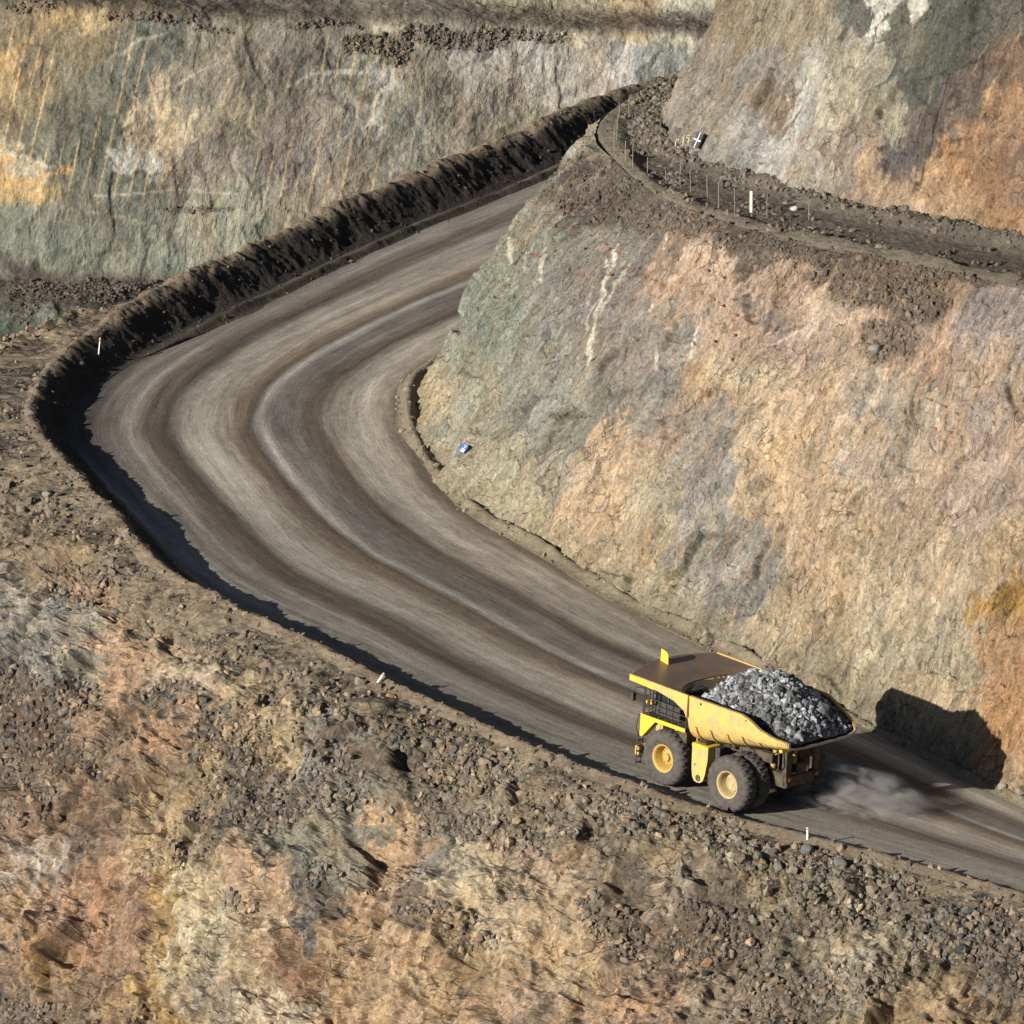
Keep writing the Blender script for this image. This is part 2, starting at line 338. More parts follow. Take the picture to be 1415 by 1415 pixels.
wu=W+.016*fbm(S*.03,W*3,S*0,3,41)+.006*fbm(S*.15,W*30,S*0,3,42)+.03*fbm(S*.012,W*1.5,S*0,2,43)
bx=np.array([b[0] for b in BAND]); bc=np.array([lin(b[1]) for b in BAND])
C=np.stack([np.interp(np.clip(wu,0,1),bx,bc[:,k]) for k in range(3)],-1)
m=(sst(.24,.16,wu)*sst(165,148,S))[...,None]; C=C*(1-m)+lin((134,126,112))*m
mean=lin((140,129,113))
hx=np.exp(-((S-150)/95.)**2)       # the tracks are most marked round the bend
amp=.62+.38*hx
C=mean*(1-amp[...,None])+C*amp[...,None]; C=np.maximum(mean+(C-mean)*1.05,.03)
str1=fbm(S*.045,U*1.1,S*0,5,44,.65); str2=fbm(S*.25,U*3.6,S*0,3,45,.6)
str3=fbm(S*.02,U*.55,S*0+3,3,48,.6)
C=C*np.clip(1+.28*str1+.22*str2+.20*str3+.12*fP(P,2.,2,46),.4,1.8)[...,None]
loose=sst(.1,.45,str1)*.15; C=C*(1+loose)[...,None]
ed=sst(.05,.0,np.abs(W-.5)*-1+.5)
C=C*1.0
KR=1.0
uvr=np.stack([S,U],-1)
grid_obj('road',P,C*KR,M_ROAD,uv=uvr)
# ---- berm along the outer edge (road side and crown)
na,nb=2100,96
O,I,H,t=stations(na); nrm=outward(O,60)
v=np.linspace(-6.2,.9,nb)
def crest_noise(P): return .16*fP(P,(.55,.55,.0),4,61,.6)+.05*fP(P,(2.2,2.2,0),2,62)
def berm_h(v,H,P):
    Hh=H*(1+.12*fP(P,(.2,.2,0),2,60))
    run=1.25*H+.35
    x=np.clip(1+v/run,0,1)   # v<0 road side
    h=Hh*(x-.06*np.sin(2*np.pi*x))
    h=np.where(v>0,Hh-.45*np.maximum(v-.2,0),h)
    return h
P=np.empty((na,nb,3)); P[...,:2]=O[:,None,:2]+nrm[:,None]*v[None,:,None]
inw=(I-O); wl=np.linalg.norm(inw[:,:2],axis=1)
P[...,2]=O[:,None,2]+(I[:,2]-O[:,2])[:,None]*(-v[None]/wl[:,None])
S=np.broadcast_to(t[:,None],(na,nb)); V=np.broadcast_to(v[None],(na,nb)); HH=np.broadcast_to(H[:,None],(na,nb))
h=berm_h(V,HH,P)
up_=sst(180,198,S)
rill=fbm(S*1.5+V*.3,V*.5,S*0,5,64,.7)+.9*fP(P,(.8,.8,0),3,65)
# small windrow at its foot on the climbing straight
foot=-(1.25*HH+.35)-1.0
wr=up_*.38*np.exp(-((V-foot)/.42)**2)*(1+.5*fbm(S*.5,S*0,S*0,3,66))
hh=h+sst(.02,.5,h)*(crest_noise(P)*np.clip(HH,.3,1.4)/1.0+.13*rill*up_*sst(.0,.4,h)*sst(0,.5,HH-h+.3)) + .05*fP(P,2.5,3,67)*sst(0,.15,h+wr)
edge_=(1.25*HH+.35)+.15+1.9*up_; far=sst(0,-.35,V+edge_)
P[...,2]+=hh*(1-far)+wr*(1-far)+.03-.9*far
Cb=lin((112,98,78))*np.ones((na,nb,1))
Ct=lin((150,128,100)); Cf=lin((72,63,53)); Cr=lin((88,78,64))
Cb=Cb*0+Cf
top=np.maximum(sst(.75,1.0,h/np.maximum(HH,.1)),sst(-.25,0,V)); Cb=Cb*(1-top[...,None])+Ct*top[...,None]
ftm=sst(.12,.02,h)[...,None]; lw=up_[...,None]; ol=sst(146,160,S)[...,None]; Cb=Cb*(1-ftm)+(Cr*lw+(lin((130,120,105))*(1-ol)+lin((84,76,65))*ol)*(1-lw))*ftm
Cb=Cb*np.clip(1+.25*fP(P,.9,4,68,.6)+.15*rill+.12*fP(P,5,2,69),.3,2)[...,None]
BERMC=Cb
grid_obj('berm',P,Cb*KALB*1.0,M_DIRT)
BERMP=P
# ---- outer slope below the berm (foreground)
FORE=[(20,500,(152,127,97)),(30,540,(120,105,85)),(20,600,(120,115,95)),(60,650,(125,120,100)),(40,700,(135,115,90)),(110,720,(140,120,95)),(110,800,(172,132,97)),(100,770,(150,125,90)),(180,760,(135,120,95)),(200,830,(140,120,95)),
(60,850,(152,150,140)),(30,880,(130,130,125)),(110,900,(152,147,130)),(180,920,(192,152,117)),(230,920,(197,165,125)),(270,940,(190,165,130)),(300,880,(125,112,88)),(400,920,(127,112,88)),(20,940,(85,75,68)),(60,980,(95,80,70)),
(20,1020,(90,65,55)),(100,1040,(85,65,55)),(240,1010,(195,143,103),45,13),(150,1000,(150,120,90)),(120,1100,(130,100,75)),(60,1100,(140,110,80)),(300,1020,(75,75,72)),(230,960,(90,85,75)),(330,1100,(75,70,65)),(400,1100,(85,78,70)),
(380,970,(187,157,112)),(405,1030,(205,175,125),24,30),(440,1040,(155,145,130)),(470,1020,(140,130,115)),(350,1000,(170,140,95)),(300,1080,(172,142,97)),(180,1150,(190,160,115)),(100,1150,(150,120,100)),(40,1150,(155,115,90)),(60,1190,(185,168,150),24,20),
(30,1250,(175,140,105)),(100,1260,(187,137,102),45,45),(60,1330,(165,130,90)),(150,1300,(167,122,92),40,40),(180,1370,(160,125,85)),(20,1390,(110,90,75)),(110,1400,(120,100,80)),(215,1330,(192,150,84),9,40),(215,1390,(188,144,74),10,35),(240,1260,(190,150,80),18,30),
(280,1260,(218,193,142)),(310,1290,(220,198,155),34,22),(270,1340,(195,170,120)),(310,1390,(165,145,120)),(350,1230,(200,160,120)),(360,1280,(210,175,130)),(420,1180,(118,120,105),36,28),(470,1170,(145,140,120)),(500,1150,(130,130,115)),(440,1215,(85,75,68),26,14),
(420,1260,(120,110,105),20,26),(400,1320,(165,120,85)),(480,1300,(190,150,105)),(550,1180,(202,160,115)),(530,1230,(190,150,110)),(600,1200,(150,140,125),25,20),(640,1230,(202,180,135)),(680,1260,(207,182,135)),(600,1260,(110,90,75),40,12),(650,1310,(180,145,100)),
(700,1380,(190,150,110)),(550,1350,(190,150,105)),(500,1390,(190,150,105)),(360,1400,(212,190,150)),(640,1120,(130,112,92)),(560,1060,(110,100,82)),(500,1050,(100,92,78)),(600,1000,(125,112,88)),(700,1060,(137,121,94)),(800,1090,(132,117,92)),
(760,1120,(140,120,90)),(740,1200,(185,155,120)),(760,1280,(197,162,117)),(740,1330,(197,166,120)),(850,1150,(147,127,97)),(900,1130,(120,108,85)),(920,1190,(160,140,105)),(920,1250,(167,142,115),34,16),(860,1260,(115,98,80)),(960,1300,(95,82,68)),
(1000,1250,(110,95,78)),(1040,1220,(150,135,100)),(1060,1180,(140,125,95)),(1100,1240,(120,108,85)),(1170,1310,(190,168,130),26,22),(1200,1330,(175,165,135)),(1240,1310,(165,150,115)),(1100,1350,(100,88,70)),(900,1380,(192,150,115)),(1000,1400,(165,140,110)),
(830,1380,(187,150,115)),(1280,1350,(130,112,80)),(1320,1390,(165,130,90)),(1250,1390,(150,125,90)),(1200,1240,(110,98,80)),(1300,1260,(97,90,77)),(1380,1300,(85,78,68)),(1400,1340,(85,75,65)),(1350,1260,(120,108,85)),(1400,1400,(130,108,75)),(1180,1200,(120,110,88)),
(520,970,(127,113,90)),(460,940,(125,112,88)),(620,1040,(120,108,85)),(900,1110,(135,120,95)),(1000,1150,(130,117,92)),(1100,1180,(120,110,90)),(1250,1215,(125,112,88)),(1380,1250,(128,112,88)),(60,780,(140,118,90)),(150,700,(132,118,95)),(250,850,(132,116,92))]
FRUB=[(60,960,80,50,.9),(60,1040,110,40,.7),(320,1030,60,70,1.),(240,960,50,20,.8),(340,1110,80,45,1.),(420,1110,90,30,1.),(260,1180,60,25,.7),(120,810,60,30,.8),(20,1100,60,40,.6),(440,1215,28,15,1.),(460,1020,60,70,.6),(560,1010,80,35,.7),
(650,1060,70,40,.8),(560,1110,80,40,.6),(640,1140,60,30,.8),(780,1110,70,30,.7),(330,1245,28,12,.9),(600,1265,60,14,.9),(660,1300,40,18,.8),(880,1130,60,25,.8),(960,1150,80,25,.9),(1080,1190,90,30,.9),(1200,1240,90,35,.9),(1330,1290,110,40,1.),(1100,1260,90,40,.6),
(950,1290,120,50,.9),(850,1260,50,35,.8),(1000,1330,80,30,.8),(1120,1370,110,40,.9),(740,1150,80,40,.6),(20,640,60,60,.5),(100,690,60,50,.6),(180,790,60,50,.5),(300,890,60,40,.5),(400,960,70,40,.5),(20,560,30,30,.6),(200,1400,40,14,.7),(40,1400,60,20,.8),
(750,1060,50,20,.6),(60,1240,10,10,.3),(1390,1340,50,40,.9)]
na=1320; t0,t1=5.,190.
Oa,Ia,Ha,ta=stations(4000)
tt=np.linspace(t0,t1,na); f=lambda A:np.stack([np.interp(tt,ta,A[:,k]) for k in range(A.shape[1])],-1)
Oc=f(Oa); Hc=np.interp(tt,ta,Ha); nr=f(outward(Oa,160)); nr/=np.linalg.norm(nr,axis=1,keepdims=True)
nb=470
q=np.linspace(0,1,nb); dd=62*q      # slope length
# profile: shoulder then a steep rock slope with breaks
seg=[(0,0,0),(3,2.4,1.1),(6,4.9,2.6),(11,8.2,6.3),(16,11.8,9.8),(22,14.8,15.0),(28,18.6,19.6),(36,22.6,26.5),(45,27.6,34.0),(62,37.,48)]
sx=np.interp(dd,[s[0] for s in seg],[s[1] for s in seg]); sz=np.interp(dd,[s[0] for s in seg],[s[2] for s in seg])
shw=6.0*np.exp(-((tt-170)/17.)**2)+1.*np.exp(-((tt-130)/30.)**2)
P=np.empty((na,nb,3)); lift=sst(0,1.2,dd)[None]
P[...,:2]=Oc[:,None,:2]+nr[:,None]*(sx[None]+.0+shw[:,None]*sst(0,3,dd)[None])[...,None]
P[...,2]=Oc[:,None,2]+Hc[:,None]*(1-0*lift)-sz[None]
S=np.broadcast_to(tt[:,None],(na,nb)); T=np.broadcast_to(-dd[None],(na,nb))
B0=P.copy()
HH=np.broadcast_to(Hc[:,None],(na,nb))
Hn=HH*(.12*fP(P,(.2,.2,0),2,60))
e=sst(1.,4.5,-T)
P[...,2]+=(Hn+crest_noise(P)*np.clip(HH,.3,1.4)+.05*fP(P,2.5,3,67))*(1-e)+.0
N=normals(P); 
if N[na//2,nb//2,2]<0: N=-N
rub=ell(B0,FRUB)
rub=np.maximum(rub,.33*sst(9,3,-T)); rub=rub*sst(-.75,.15,fP(B0,.45,4,221,.6))
fd,cr,var=facets(S,T,B0,1.0,3.4,.9,200,(1.,.7,.2))
lump=fP(B0,.14,4,210,.55)*1.7
rough=.12*fP(B0,1.1,4,211,.65)
g1,g2,_,_,ga,_,_=worley(S/.5+.6*fP(B0,1.,2,215),T/.5+.6*fP(B0,1.,2,216),217)
bumpy=(.16*(ga-.5)+.14*fP(B0,2.2,4,218,.7))
blk=sst(-.2,.5,fP(B0,.16,3,219)); D=e*((lump+rough+fd*(1.0+.75*blk)*(1-.8*rub))+bumpy*rub*1.1)
P=P+N*D[...,None]
C=blobs(B0,FORE,27,20,3,var=var,jit=30); C=C*.80+.20*lin((182,152,114))
C=rockcolor(C,B0,S,T,var,cr,300,.12,.13)
# weathered half-barrels of blast holes, bottom left
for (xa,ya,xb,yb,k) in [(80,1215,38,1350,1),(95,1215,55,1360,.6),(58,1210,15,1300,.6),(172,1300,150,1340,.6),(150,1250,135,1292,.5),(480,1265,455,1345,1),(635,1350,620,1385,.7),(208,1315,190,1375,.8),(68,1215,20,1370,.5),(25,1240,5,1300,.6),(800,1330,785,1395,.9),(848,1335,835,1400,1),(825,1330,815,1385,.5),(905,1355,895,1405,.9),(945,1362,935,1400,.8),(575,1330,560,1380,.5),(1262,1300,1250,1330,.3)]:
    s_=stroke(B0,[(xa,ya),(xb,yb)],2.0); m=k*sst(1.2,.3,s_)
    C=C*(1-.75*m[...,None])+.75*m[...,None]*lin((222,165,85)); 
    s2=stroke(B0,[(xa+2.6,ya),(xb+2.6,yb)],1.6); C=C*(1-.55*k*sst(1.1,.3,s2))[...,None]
dg=lin((96,88,74)); m=(rub*sst(-.4,.5,fP(B0,.5,3,220)))[...,None]*.35; C=C*(1-m)+dg*m
m=((1-e)*.9)[...,None]; C=C*(1-m)+lin((140,122,96))*np.clip(1+.25*fP(B0,.9,4,68,.6)+.12*fP(B0,5,2,69),.3,2)[...,None]*m
P[:,0,2]-=.05
C=C*(1.06+.06*(1-rub))[...,None]
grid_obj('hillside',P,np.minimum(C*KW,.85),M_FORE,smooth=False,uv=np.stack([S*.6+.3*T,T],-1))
FOREP,FORER,FOREC=P,rub,C
# ---- cut wall on the inside of the bend
# toe, crest, shoulder blend
WC=[((56,-37,-4.6),(67,-28,26),0),((42,-25,-3.4),(53,-15,26),0),((30,-13,-2.4),(41,-3,26),0),((18.6,1.5,-1),(30,12.5,26),0),((9.5,14.5,.3),(20,27,26),0),((.5,28.2,2.2),(11.5,37,26),.1),((-5,36.4,3),(6,42.5,26),.2),
((-9.5,44.5,3.9),(2.2,47,26),.3),((-14,51.4,5),(-1,52.5,26),.4),((-16.8,56.8,5.4),(-3.2,57.5,26),.6),((-18.8,63.8,6.1),(-4.8,63,26),.8),((-19.9,69,7),(-6,69,26),1),((-20.1,73.5,7.6),(-7,75,26),1),((-19.8,77.5,8.4),(-7.3,79.5,26),1),
((-18,82,9.1),(-7,84,26),1),((-14,88,10.),(-6,88.5,26),1),((-6.5,97.5,11.1),(-3.5,94,26),.8),((3,110,12.6),(2.5,103.5,26),.6),((11,122,13.9),(10,115,26),.5),((30,145,16.4),(28,137,26),.4)]
na,nb=1500,330
Tt=crom([x[0] for x in WC],4000); Kk=crom([x[1] for x in WC],4000); Sb=crom([(x[2],0,0) for x in WC],4000)[:,0]
# even spacing on the mid line
mid=(Tt+Kk)/2; Ln=np.concatenate([[0],np.cumsum(np.linalg.norm(np.diff(mid,axis=0),axis=1))])
tw=np.linspace(Ln[-1]*.10,Ln[-1]*.93,na); g=lambda A:np.stack([np.interp(tw,Ln,A[:,k]) for k in range(3)],-1)
Tt=g(Tt);Kk=g(Kk);Sb=np.interp(tw,Ln,Sb)
h=np.linspace(-.03,1,nb)
pA=np.interp(h,[-.03,0,.05,.9,.96,1],[-.06,-.0,.05,.86,.92,1]); pB=np.interp(h,[-.03,0,.3,.6,.72,.80,.9,1],[-.05,0,.27,.56,.69,.78,.88,1])
# smooth the profile kinks
k=np.ones(17)/17; pA=np.convolve(np.pad(pA,8,mode='edge'),k,mode='valid'); pB=np.convolve(np.pad(pB,8,mode='edge'),k,mode='valid')
pf=pA[None]*(1-Sb[:,None])+pB[None]*Sb[:,None]
P=np.empty((na,nb,3)); P[...,:2]=Tt[:,None,:2]+(Kk-Tt)[:,None,:2]*pf[...,None]
P[...,2]=Tt[:,None,2]+(Kk-Tt)[:,None,2]*h[None]
S=np.broadcast_to(tw[:,None],(na,nb)); T=np.broadcast_to((h*26)[None],(na,nb)); Hh=np.broadcast_to(h[None],(na,nb))
B0=P.copy(); N=normals(P)
if N[na//3,nb//2,0]>0: N=-N
CW=[(620,540,(190,168,122)),(600,500,(160,150,120)),(660,560,(165,158,130)),(700,400,(138,142,122),40,60),(690,480,(135,140,120),40,50),(760,420,(150,142,126)),(750,560,(148,145,128),50,60),(720,330,(152,145,120)),(830,330,(140,132,118)),(850,420,(147,132,120)),
(870,500,(152,136,120)),(830,560,(148,142,125)),(700,640,(176,166,132)),(780,640,(172,154,126)),(650,600,(172,165,140)),(730,700,(182,166,130)),(850,620,(202,166,126)),(830,700,(197,162,120)),(800,760,(187,162,120)),(900,680,(186,166,130)),
(930,600,(176,150,125)),(960,650,(155,146,135)),(980,560,(192,157,116)),(900,800,(176,160,125)),(960,750,(160,150,130)),(940,860,(165,150,120)),(1000,800,(152,142,126)),(1000,450,(197,162,130)),(960,400,(192,157,127)),(1000,370,(202,167,137)),
(1060,400,(197,162,132)),(1090,460,(182,150,125)),(1060,440,(145,128,118),22,16),(1100,380,(197,162,132)),(1150,430,(190,160,130)),(1120,560,(202,170,130)),(1010,540,(207,182,142),20,24),(1050,600,(197,166,126)),(980,600,(160,146,130)),(1000,700,(150,146,136),34,40),
(1030,780,(156,146,130)),(1100,700,(205,170,126)),(1130,800,(205,170,126)),(1080,850,(196,166,122)),(1200,650,(196,170,140)),(1240,560,(180,160,135)),(1260,460,(195,160,130)),(1220,800,(190,166,130)),(1200,900,(186,166,130)),(1390,450,(166,146,135)),
(1380,530,(190,160,130)),(1400,600,(170,146,126)),(1350,700,(176,150,126)),(1300,780,(190,162,126)),(1320,880,(186,166,130)),(1400,760,(190,160,120)),(1390,830,(185,135,55),14,24),(1380,900,(190,140,90),24,24),(1400,960,(187,132,80),24,30),(1300,960,(196,166,122)),
(1160,960,(165,146,112)),(1180,600,(200,168,128)),(1300,640,(192,162,132)),(1150,720,(202,170,128)),(1250,700,(196,168,136)),(880,730,(196,168,126)),(1050,700,(190,160,122)),(930,450,(150,140,124)),(900,560,(152,142,126)),(640,520,(160,155,128)),(640,640,(182,168,132)),
(880,870,(150,140,115)),(700,300,(150,145,122)),(770,260,(140,132,112)),(800,210,(165,155,130)),(770,230,(168,160,135)),(870,280,(112,106,90)),(820,290,(98,92,78)),(900,330,(140,128,112)),(960,340,(150,128,108)),(1050,345,(120,102,84)),(1130,350,(115,98,80)),(1230,370,(130,105,85)),(1330,400,(165,135,105)),(1290,340,(90,80,66))]
CRUB=[(1200,400,60,24,1.),(1270,420,45,35,1.),(1230,470,50,30,.9),(1170,380,70,16,.8),(1300,380,60,18,.7),(830,285,60,22,.9),(900,300,70,25,.7),(800,240,40,20,.5),(860,250,50,30,.8),(960,310,70,20,.8),(1060,335,70,16,1.),(1180,350,90,16,1.),(1330,375,90,18,.9),(690,570,14,5,.0),(790,572,26,6,.8),(860,548,18,7,.6),(1240,500,20,12,.5)]
rub=ell(B0,CRUB)
fd,cr,var=facets(S+T*.12,T,B0,1.0,3.0,.42,500)
lump=fP(B0,.12,3,510)*.8+fP(B0,(.30,.30,.16),3,512)*.38
D=(lump+fd*.64*(1-.5*rub)+.07*fP(B0,1.6,4,511,.65))*sst(1.03,.95,Hh)
g1,g2,_,_,ga,_,_=worley(S/.45+.6*fP(B0,1.,2,515),T/.45+.6*fP(B0,1.,2,516),517)
D=D+rub*(.12*(ga-.5)+.10*fP(B0,2.2,4,518,.7))
toe=sst(.05,.0,Hh)
P=P+N*D[...,None]
C=blobs(B0,CW,30,22,11,var=var,jit=24)
C=rockcolor(C,B0,S+T*.1,T,var,cr,600,.20,.10)
m=rub[...,None]*.75; C=C*(1-m)+lin((104,90,75))*np.clip(1+.3*fP(B0,1.5,3,520),.3,2)[...,None]*m
# grout runs and pale drill scars
for pts,wd,k in [([(858,340),(848,372),(838,410),(832,440),(818,495),(814,505)],2.6,1.),([(868,362),(852,400),(836,440)],2.2,.7),([(845,362),(842,392),(826,430),(813,470)],2.0,.6),([(715,338),(707,368),(704,382)],2.6,.7),([(738,355),(731,385)],2.2,.5),([(764,360),(757,382),(756,395)],2.4,.7),
   ([(825,400),(818,425)],2.,.6),([(925,325),(923,347)],2.,.8),([(962,450),(957,470),(955,495)],2.2,.8),([(917,482),(916,515)],2.4,.8),([(909,425),(905,433)],3,.6),([(1107,450),(1080,470),(1060,480),(1050,488)],1.6,.7),([(1303,566),(1300,595)],2.6,.8),([(640,330),(1,1)],.1,0),([(937,368),(925,395)],1.5,.5),([(1415,700),(1385,740),(1360,770)],1.6,.5)]:
    s_=stroke(B0,pts,wd)+.5*fP(B0,1.6,2,530); mm=(k*sst(1.2,.35,s_))[...,None]*.85; C=C*(1-mm)+lin((232,220,190))*mm
# drill traces down the face
ph=(S+T*.02+.25*fP(B0,.2,2,540))/1.55; fr=np.abs(ph-np.round(ph))*1.55
mk=sst(.09,.02,fr)*sst(.05,.45,fbm(S*.16,T*.11,S*0,3,541))
C=C*(1-.55*mk[...,None])+.55*mk[...,None]*lin((205,150,90))
m=(sst(.10,.02,Hh)*.5)[...,None]; C=C*(1-m)+lin((150,134,102))*m
grid_obj('rock_face',P,C*KW,M_WALL,smooth=False,uv=np.stack([S+T*.1,T],-1))
CWP,CWR,CWC=P,rub,C
# ---- windrow of fines along the toe
na,nb=1100,34
tq=np.linspace(Ln[-1]*.10,Ln[-1]*.80,na)
Tq=np.stack([np.interp(tq,tw,Tt[:,k]) for k in range(3)],-1)
dq=np.gradient(Tq[:,:2],axis=0); dq/=np.linalg.norm(dq,axis=1,keepdims=True); nq=np.stack([-dq[:,1],dq[:,0]],-1)
v=np.linspace(-1.8,1.9,nb)
P=np.empty((na,nb,3)); P[...,:2]=Tq[:,None,:2]+nq[:,None]*v[None,:,None]; P[...,2]=Tq[:,None,2]
S=np.broadcast_to(tq[:,None],(na,nb));V=np.broadcast_to(v[None],(na,nb))
wob=.5*fbm(S*.12,S*0,S*0,3,700)
hgt=.50*np.exp(-((V-.25-.6*wob)/.5)**2)+.75*np.exp(-((V+1.3)/.6)**2)
P[...,2]+=hgt*(1+.5*fP(P,(.35,.35,0),3,701))+.09*fP(P,1.8,4,702)*sst(.05,.3,hgt)+.02-.3*sst(1.3,1.7,V)+.0
C=lin((150,134,103))*np.clip(1+.3*fP(P,.8,4,703,.6)+.15*fP(P,4,2,704),.3,2)[...,None]
grid_obj('windrow',P,C*KALB,M_DIRT); TOEP=P
# ---- bench above the cut wall
UT=[((67,-28,26),(68,-16,26)),((53,-15,26),(55,-3,26)),((41,-3,26),(43,11,26)),((30,12.5,26),(32,26,26)),((20,27,26),(20.5,39.5,26)),((11.5,37,26),(11,50,26)),((6,42.5,26),(6.5,56,26)),((2.2,47,26),(3.5,61,26)),((-1,52.5,26),(.8,65.5,26)),
((-3.2,57.5,26),(-1.2,69,26)),((-4.8,63,26),(-2.4,72,26)),((-6,69,26),(-3,75,26)),((-7,75,26),(-3.2,78,26)),((-7.3,79.5,26),(-3.1,81,26)),((-7,84,26),(-2.7,85,26)),((-6,88.5,26),(-2.2,89,26)),((-3.5,94,26),(-1.0,96,26)),((2.5,103.5,26),(4,105,26)),((10,115,26),(13,116,26)),((28,137,26),(31,136,26))]
Kb=crom([x[0] for x in UT],4000); Ub=crom([x[1] for x in UT],4000)
na,nb=1300,110
Kg=np.stack([np.interp(np.linspace(Ln[-1]*.10,Ln[-1]*.93,na),Ln,Kb[:,k]) for k in range(3)],-1); Ug=np.stack([np.interp(np.linspace(Ln[-1]*.10,Ln[-1]*.93,na),Ln,Ub[:,k]) for k in range(3)],-1)
wq=np.linspace(-.04,1.08,nb)
P=Kg[:,None]*(1-wq)[None,:,None]+Ug[:,None]*wq[None,:,None]
S=np.broadcast_to(np.linspace(0,Ln[-1],na)[:,None],(na,nb)); Wd=np.linalg.norm(Ug-Kg,axis=1)[:,None]; V=wq[None]*Wd; VR=(1-wq[None])*Wd
B0=P.copy()
z=.42*np.exp(-((V-1.3)/1.1)**2)*(1+.8*fP(B0,(.3,.3,0),3,750))+.75*np.exp(-(np.maximum(VR,0)/1.7)**2)*(1+.45*fP(B0,(.3,.3,0),3,751))+.10*fP(B0,1.6,4,752,.65)-.25*sst(.3,-.3,V)
P[...,2]+=z
rub=np.clip(.35+.9*np.exp(-(VR/2.0)**2)+.8*fP(B0,.5,4,753),0,1)*sst(.2,1.,V+.3)
f=np.exp(-((V-1.3)/1.3)**2)[...,None]
C=lin((122,110,92))*(1-f)+lin((134,120,97))*f
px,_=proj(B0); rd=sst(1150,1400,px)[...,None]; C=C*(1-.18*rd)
C=C*np.clip(1+.3*fP(B0,.8,4,754,.6)+.15*fP(B0,4,2,755),.3,2)[...,None]
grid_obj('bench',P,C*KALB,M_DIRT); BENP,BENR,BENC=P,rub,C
# ---- upper wall above the bench
UW=[(930,190,(152,142,122)),(960,130,(165,150,130)),(980,90,(150,135,115)),(1000,40,(150,130,100)),(1050,20,(165,145,115)),(1050,100,(157,147,132)),(1040,170,(176,166,152)),(1000,200,(152,147,135)),(1090,180,(200,193,178),18,40),(1080,230,(187,176,160)),(1020,230,(150,145,130)),
(1120,100,(192,185,166),18,40),(1140,50,(165,150,120)),(1180,30,(105,103,90),24,16),(1220,20,(222,216,196),12,30),(1150,130,(182,170,146)),(1190,100,(166,156,130)),(1170,200,(166,146,126)),(1230,150,(165,155,125)),(1130,260,(170,155,135)),(1180,260,(187,152,117)),(1250,60,(105,105,90)),
(1280,100,(85,88,78),36,50),(1330,40,(80,84,75),40,50),(1380,30,(95,90,78)),(1280,180,(110,96,86)),(1230,210,(105,95,92),26,34),(1330,150,(110,92,78),30,50),(1390,100,(120,95,75)),(1350,230,(165,117,76),26,40),(1400,160,(168,122,80)),(1400,230,(150,115,90)),(1300,260,(187,147,106)),
(1250,280,(192,156,120)),(1380,310,(182,132,86)),(1340,290,(176,132,90)),(1060,140,(150,125,100)),(1010,150,(155,145,128)),(1100,20,(170,150,120))]
na,nb=900,300
Ug2=np.stack([np.interp(np.linspace(Ln[-1]*.12,Ln[-1]*.93,na),Ln,Ub[:,k]) for k in range(3)],-1)
for c in (0,1): Ug2[:,c]=np.convolve(np.pad(Ug2[:,c],20,mode='edge'),np.ones(41)/41,mode='valid')
du=np.gradient(Ug2[:,:2],axis=0); du/=np.linalg.norm(du,axis=1,keepdims=True); nu=np.stack([du[:,1],-du[:,0]],-1)
for c in (0,1): nu[:,c]=np.convolve(np.pad(nu[:,c],60,mode='edge'),np.ones(121)/121,mode='valid')
nu/=np.linalg.norm(nu,axis=1,keepdims=True)
hz=np.linspace(-.6,30,nb)
P=np.empty((na,nb,3)); P[...,:2]=Ug2[:,None,:2]+nu[:,None]*(hz*.47)[None,:,None]; P[...,2]=26+hz[None]
S=np.broadcast_to(np.linspace(0,125,na)[:,None],(na,nb)); T=np.broadcast_to(hz[None],(na,nb))
B0=P.copy(); N=normals(P)
if N[na//3,nb//2,0]>0: N=-N
fd,cr,var=facets(S+T*.1,T,B0,1.0,3.0,.42,800)
P=P+N*(fP(B0,.12,3,810)*.9+fd*.60+.07*fP(B0,1.6,4,811,.65))[...,None]
C=blobs(B0,UW,30,22,21,var=var,jit=22); C=rockcolor(C,B0,S+T*.1,T,var,cr,820,.20,.10)
for pts,wd,k,c in [([(1320,105),(1293,190),(1262,265)],1.6,1.,(40,34,28)),([(1415,40),(1380,110),(1340,210),(1320,240)],1.5,.7,(215,160,95)),([(1290,120),(1262,200)],1.4,.5,(190,150,100)),([(1415,150),(1370,200),(1310,280),(1290,300)],1.5,.6,(220,190,140)),([(1350,170),(1330,250),(1318,275)],1.3,.5,(200,140,80)),([(1370,60),(1345,120)],1.3,.5,(200,140,80))]:
    s_=stroke(B0,pts,wd)+.4*fP(B0,1.4,2,830); mm=(k*sst(1.2,.3,s_))[...,None]*.8; C=C*(1-mm)+lin(c)*mm
grid_obj('rock_face',P,C*KW,M_WALL,smooth=False,uv=np.stack([S+T*.1,T],-1)); UWP=P
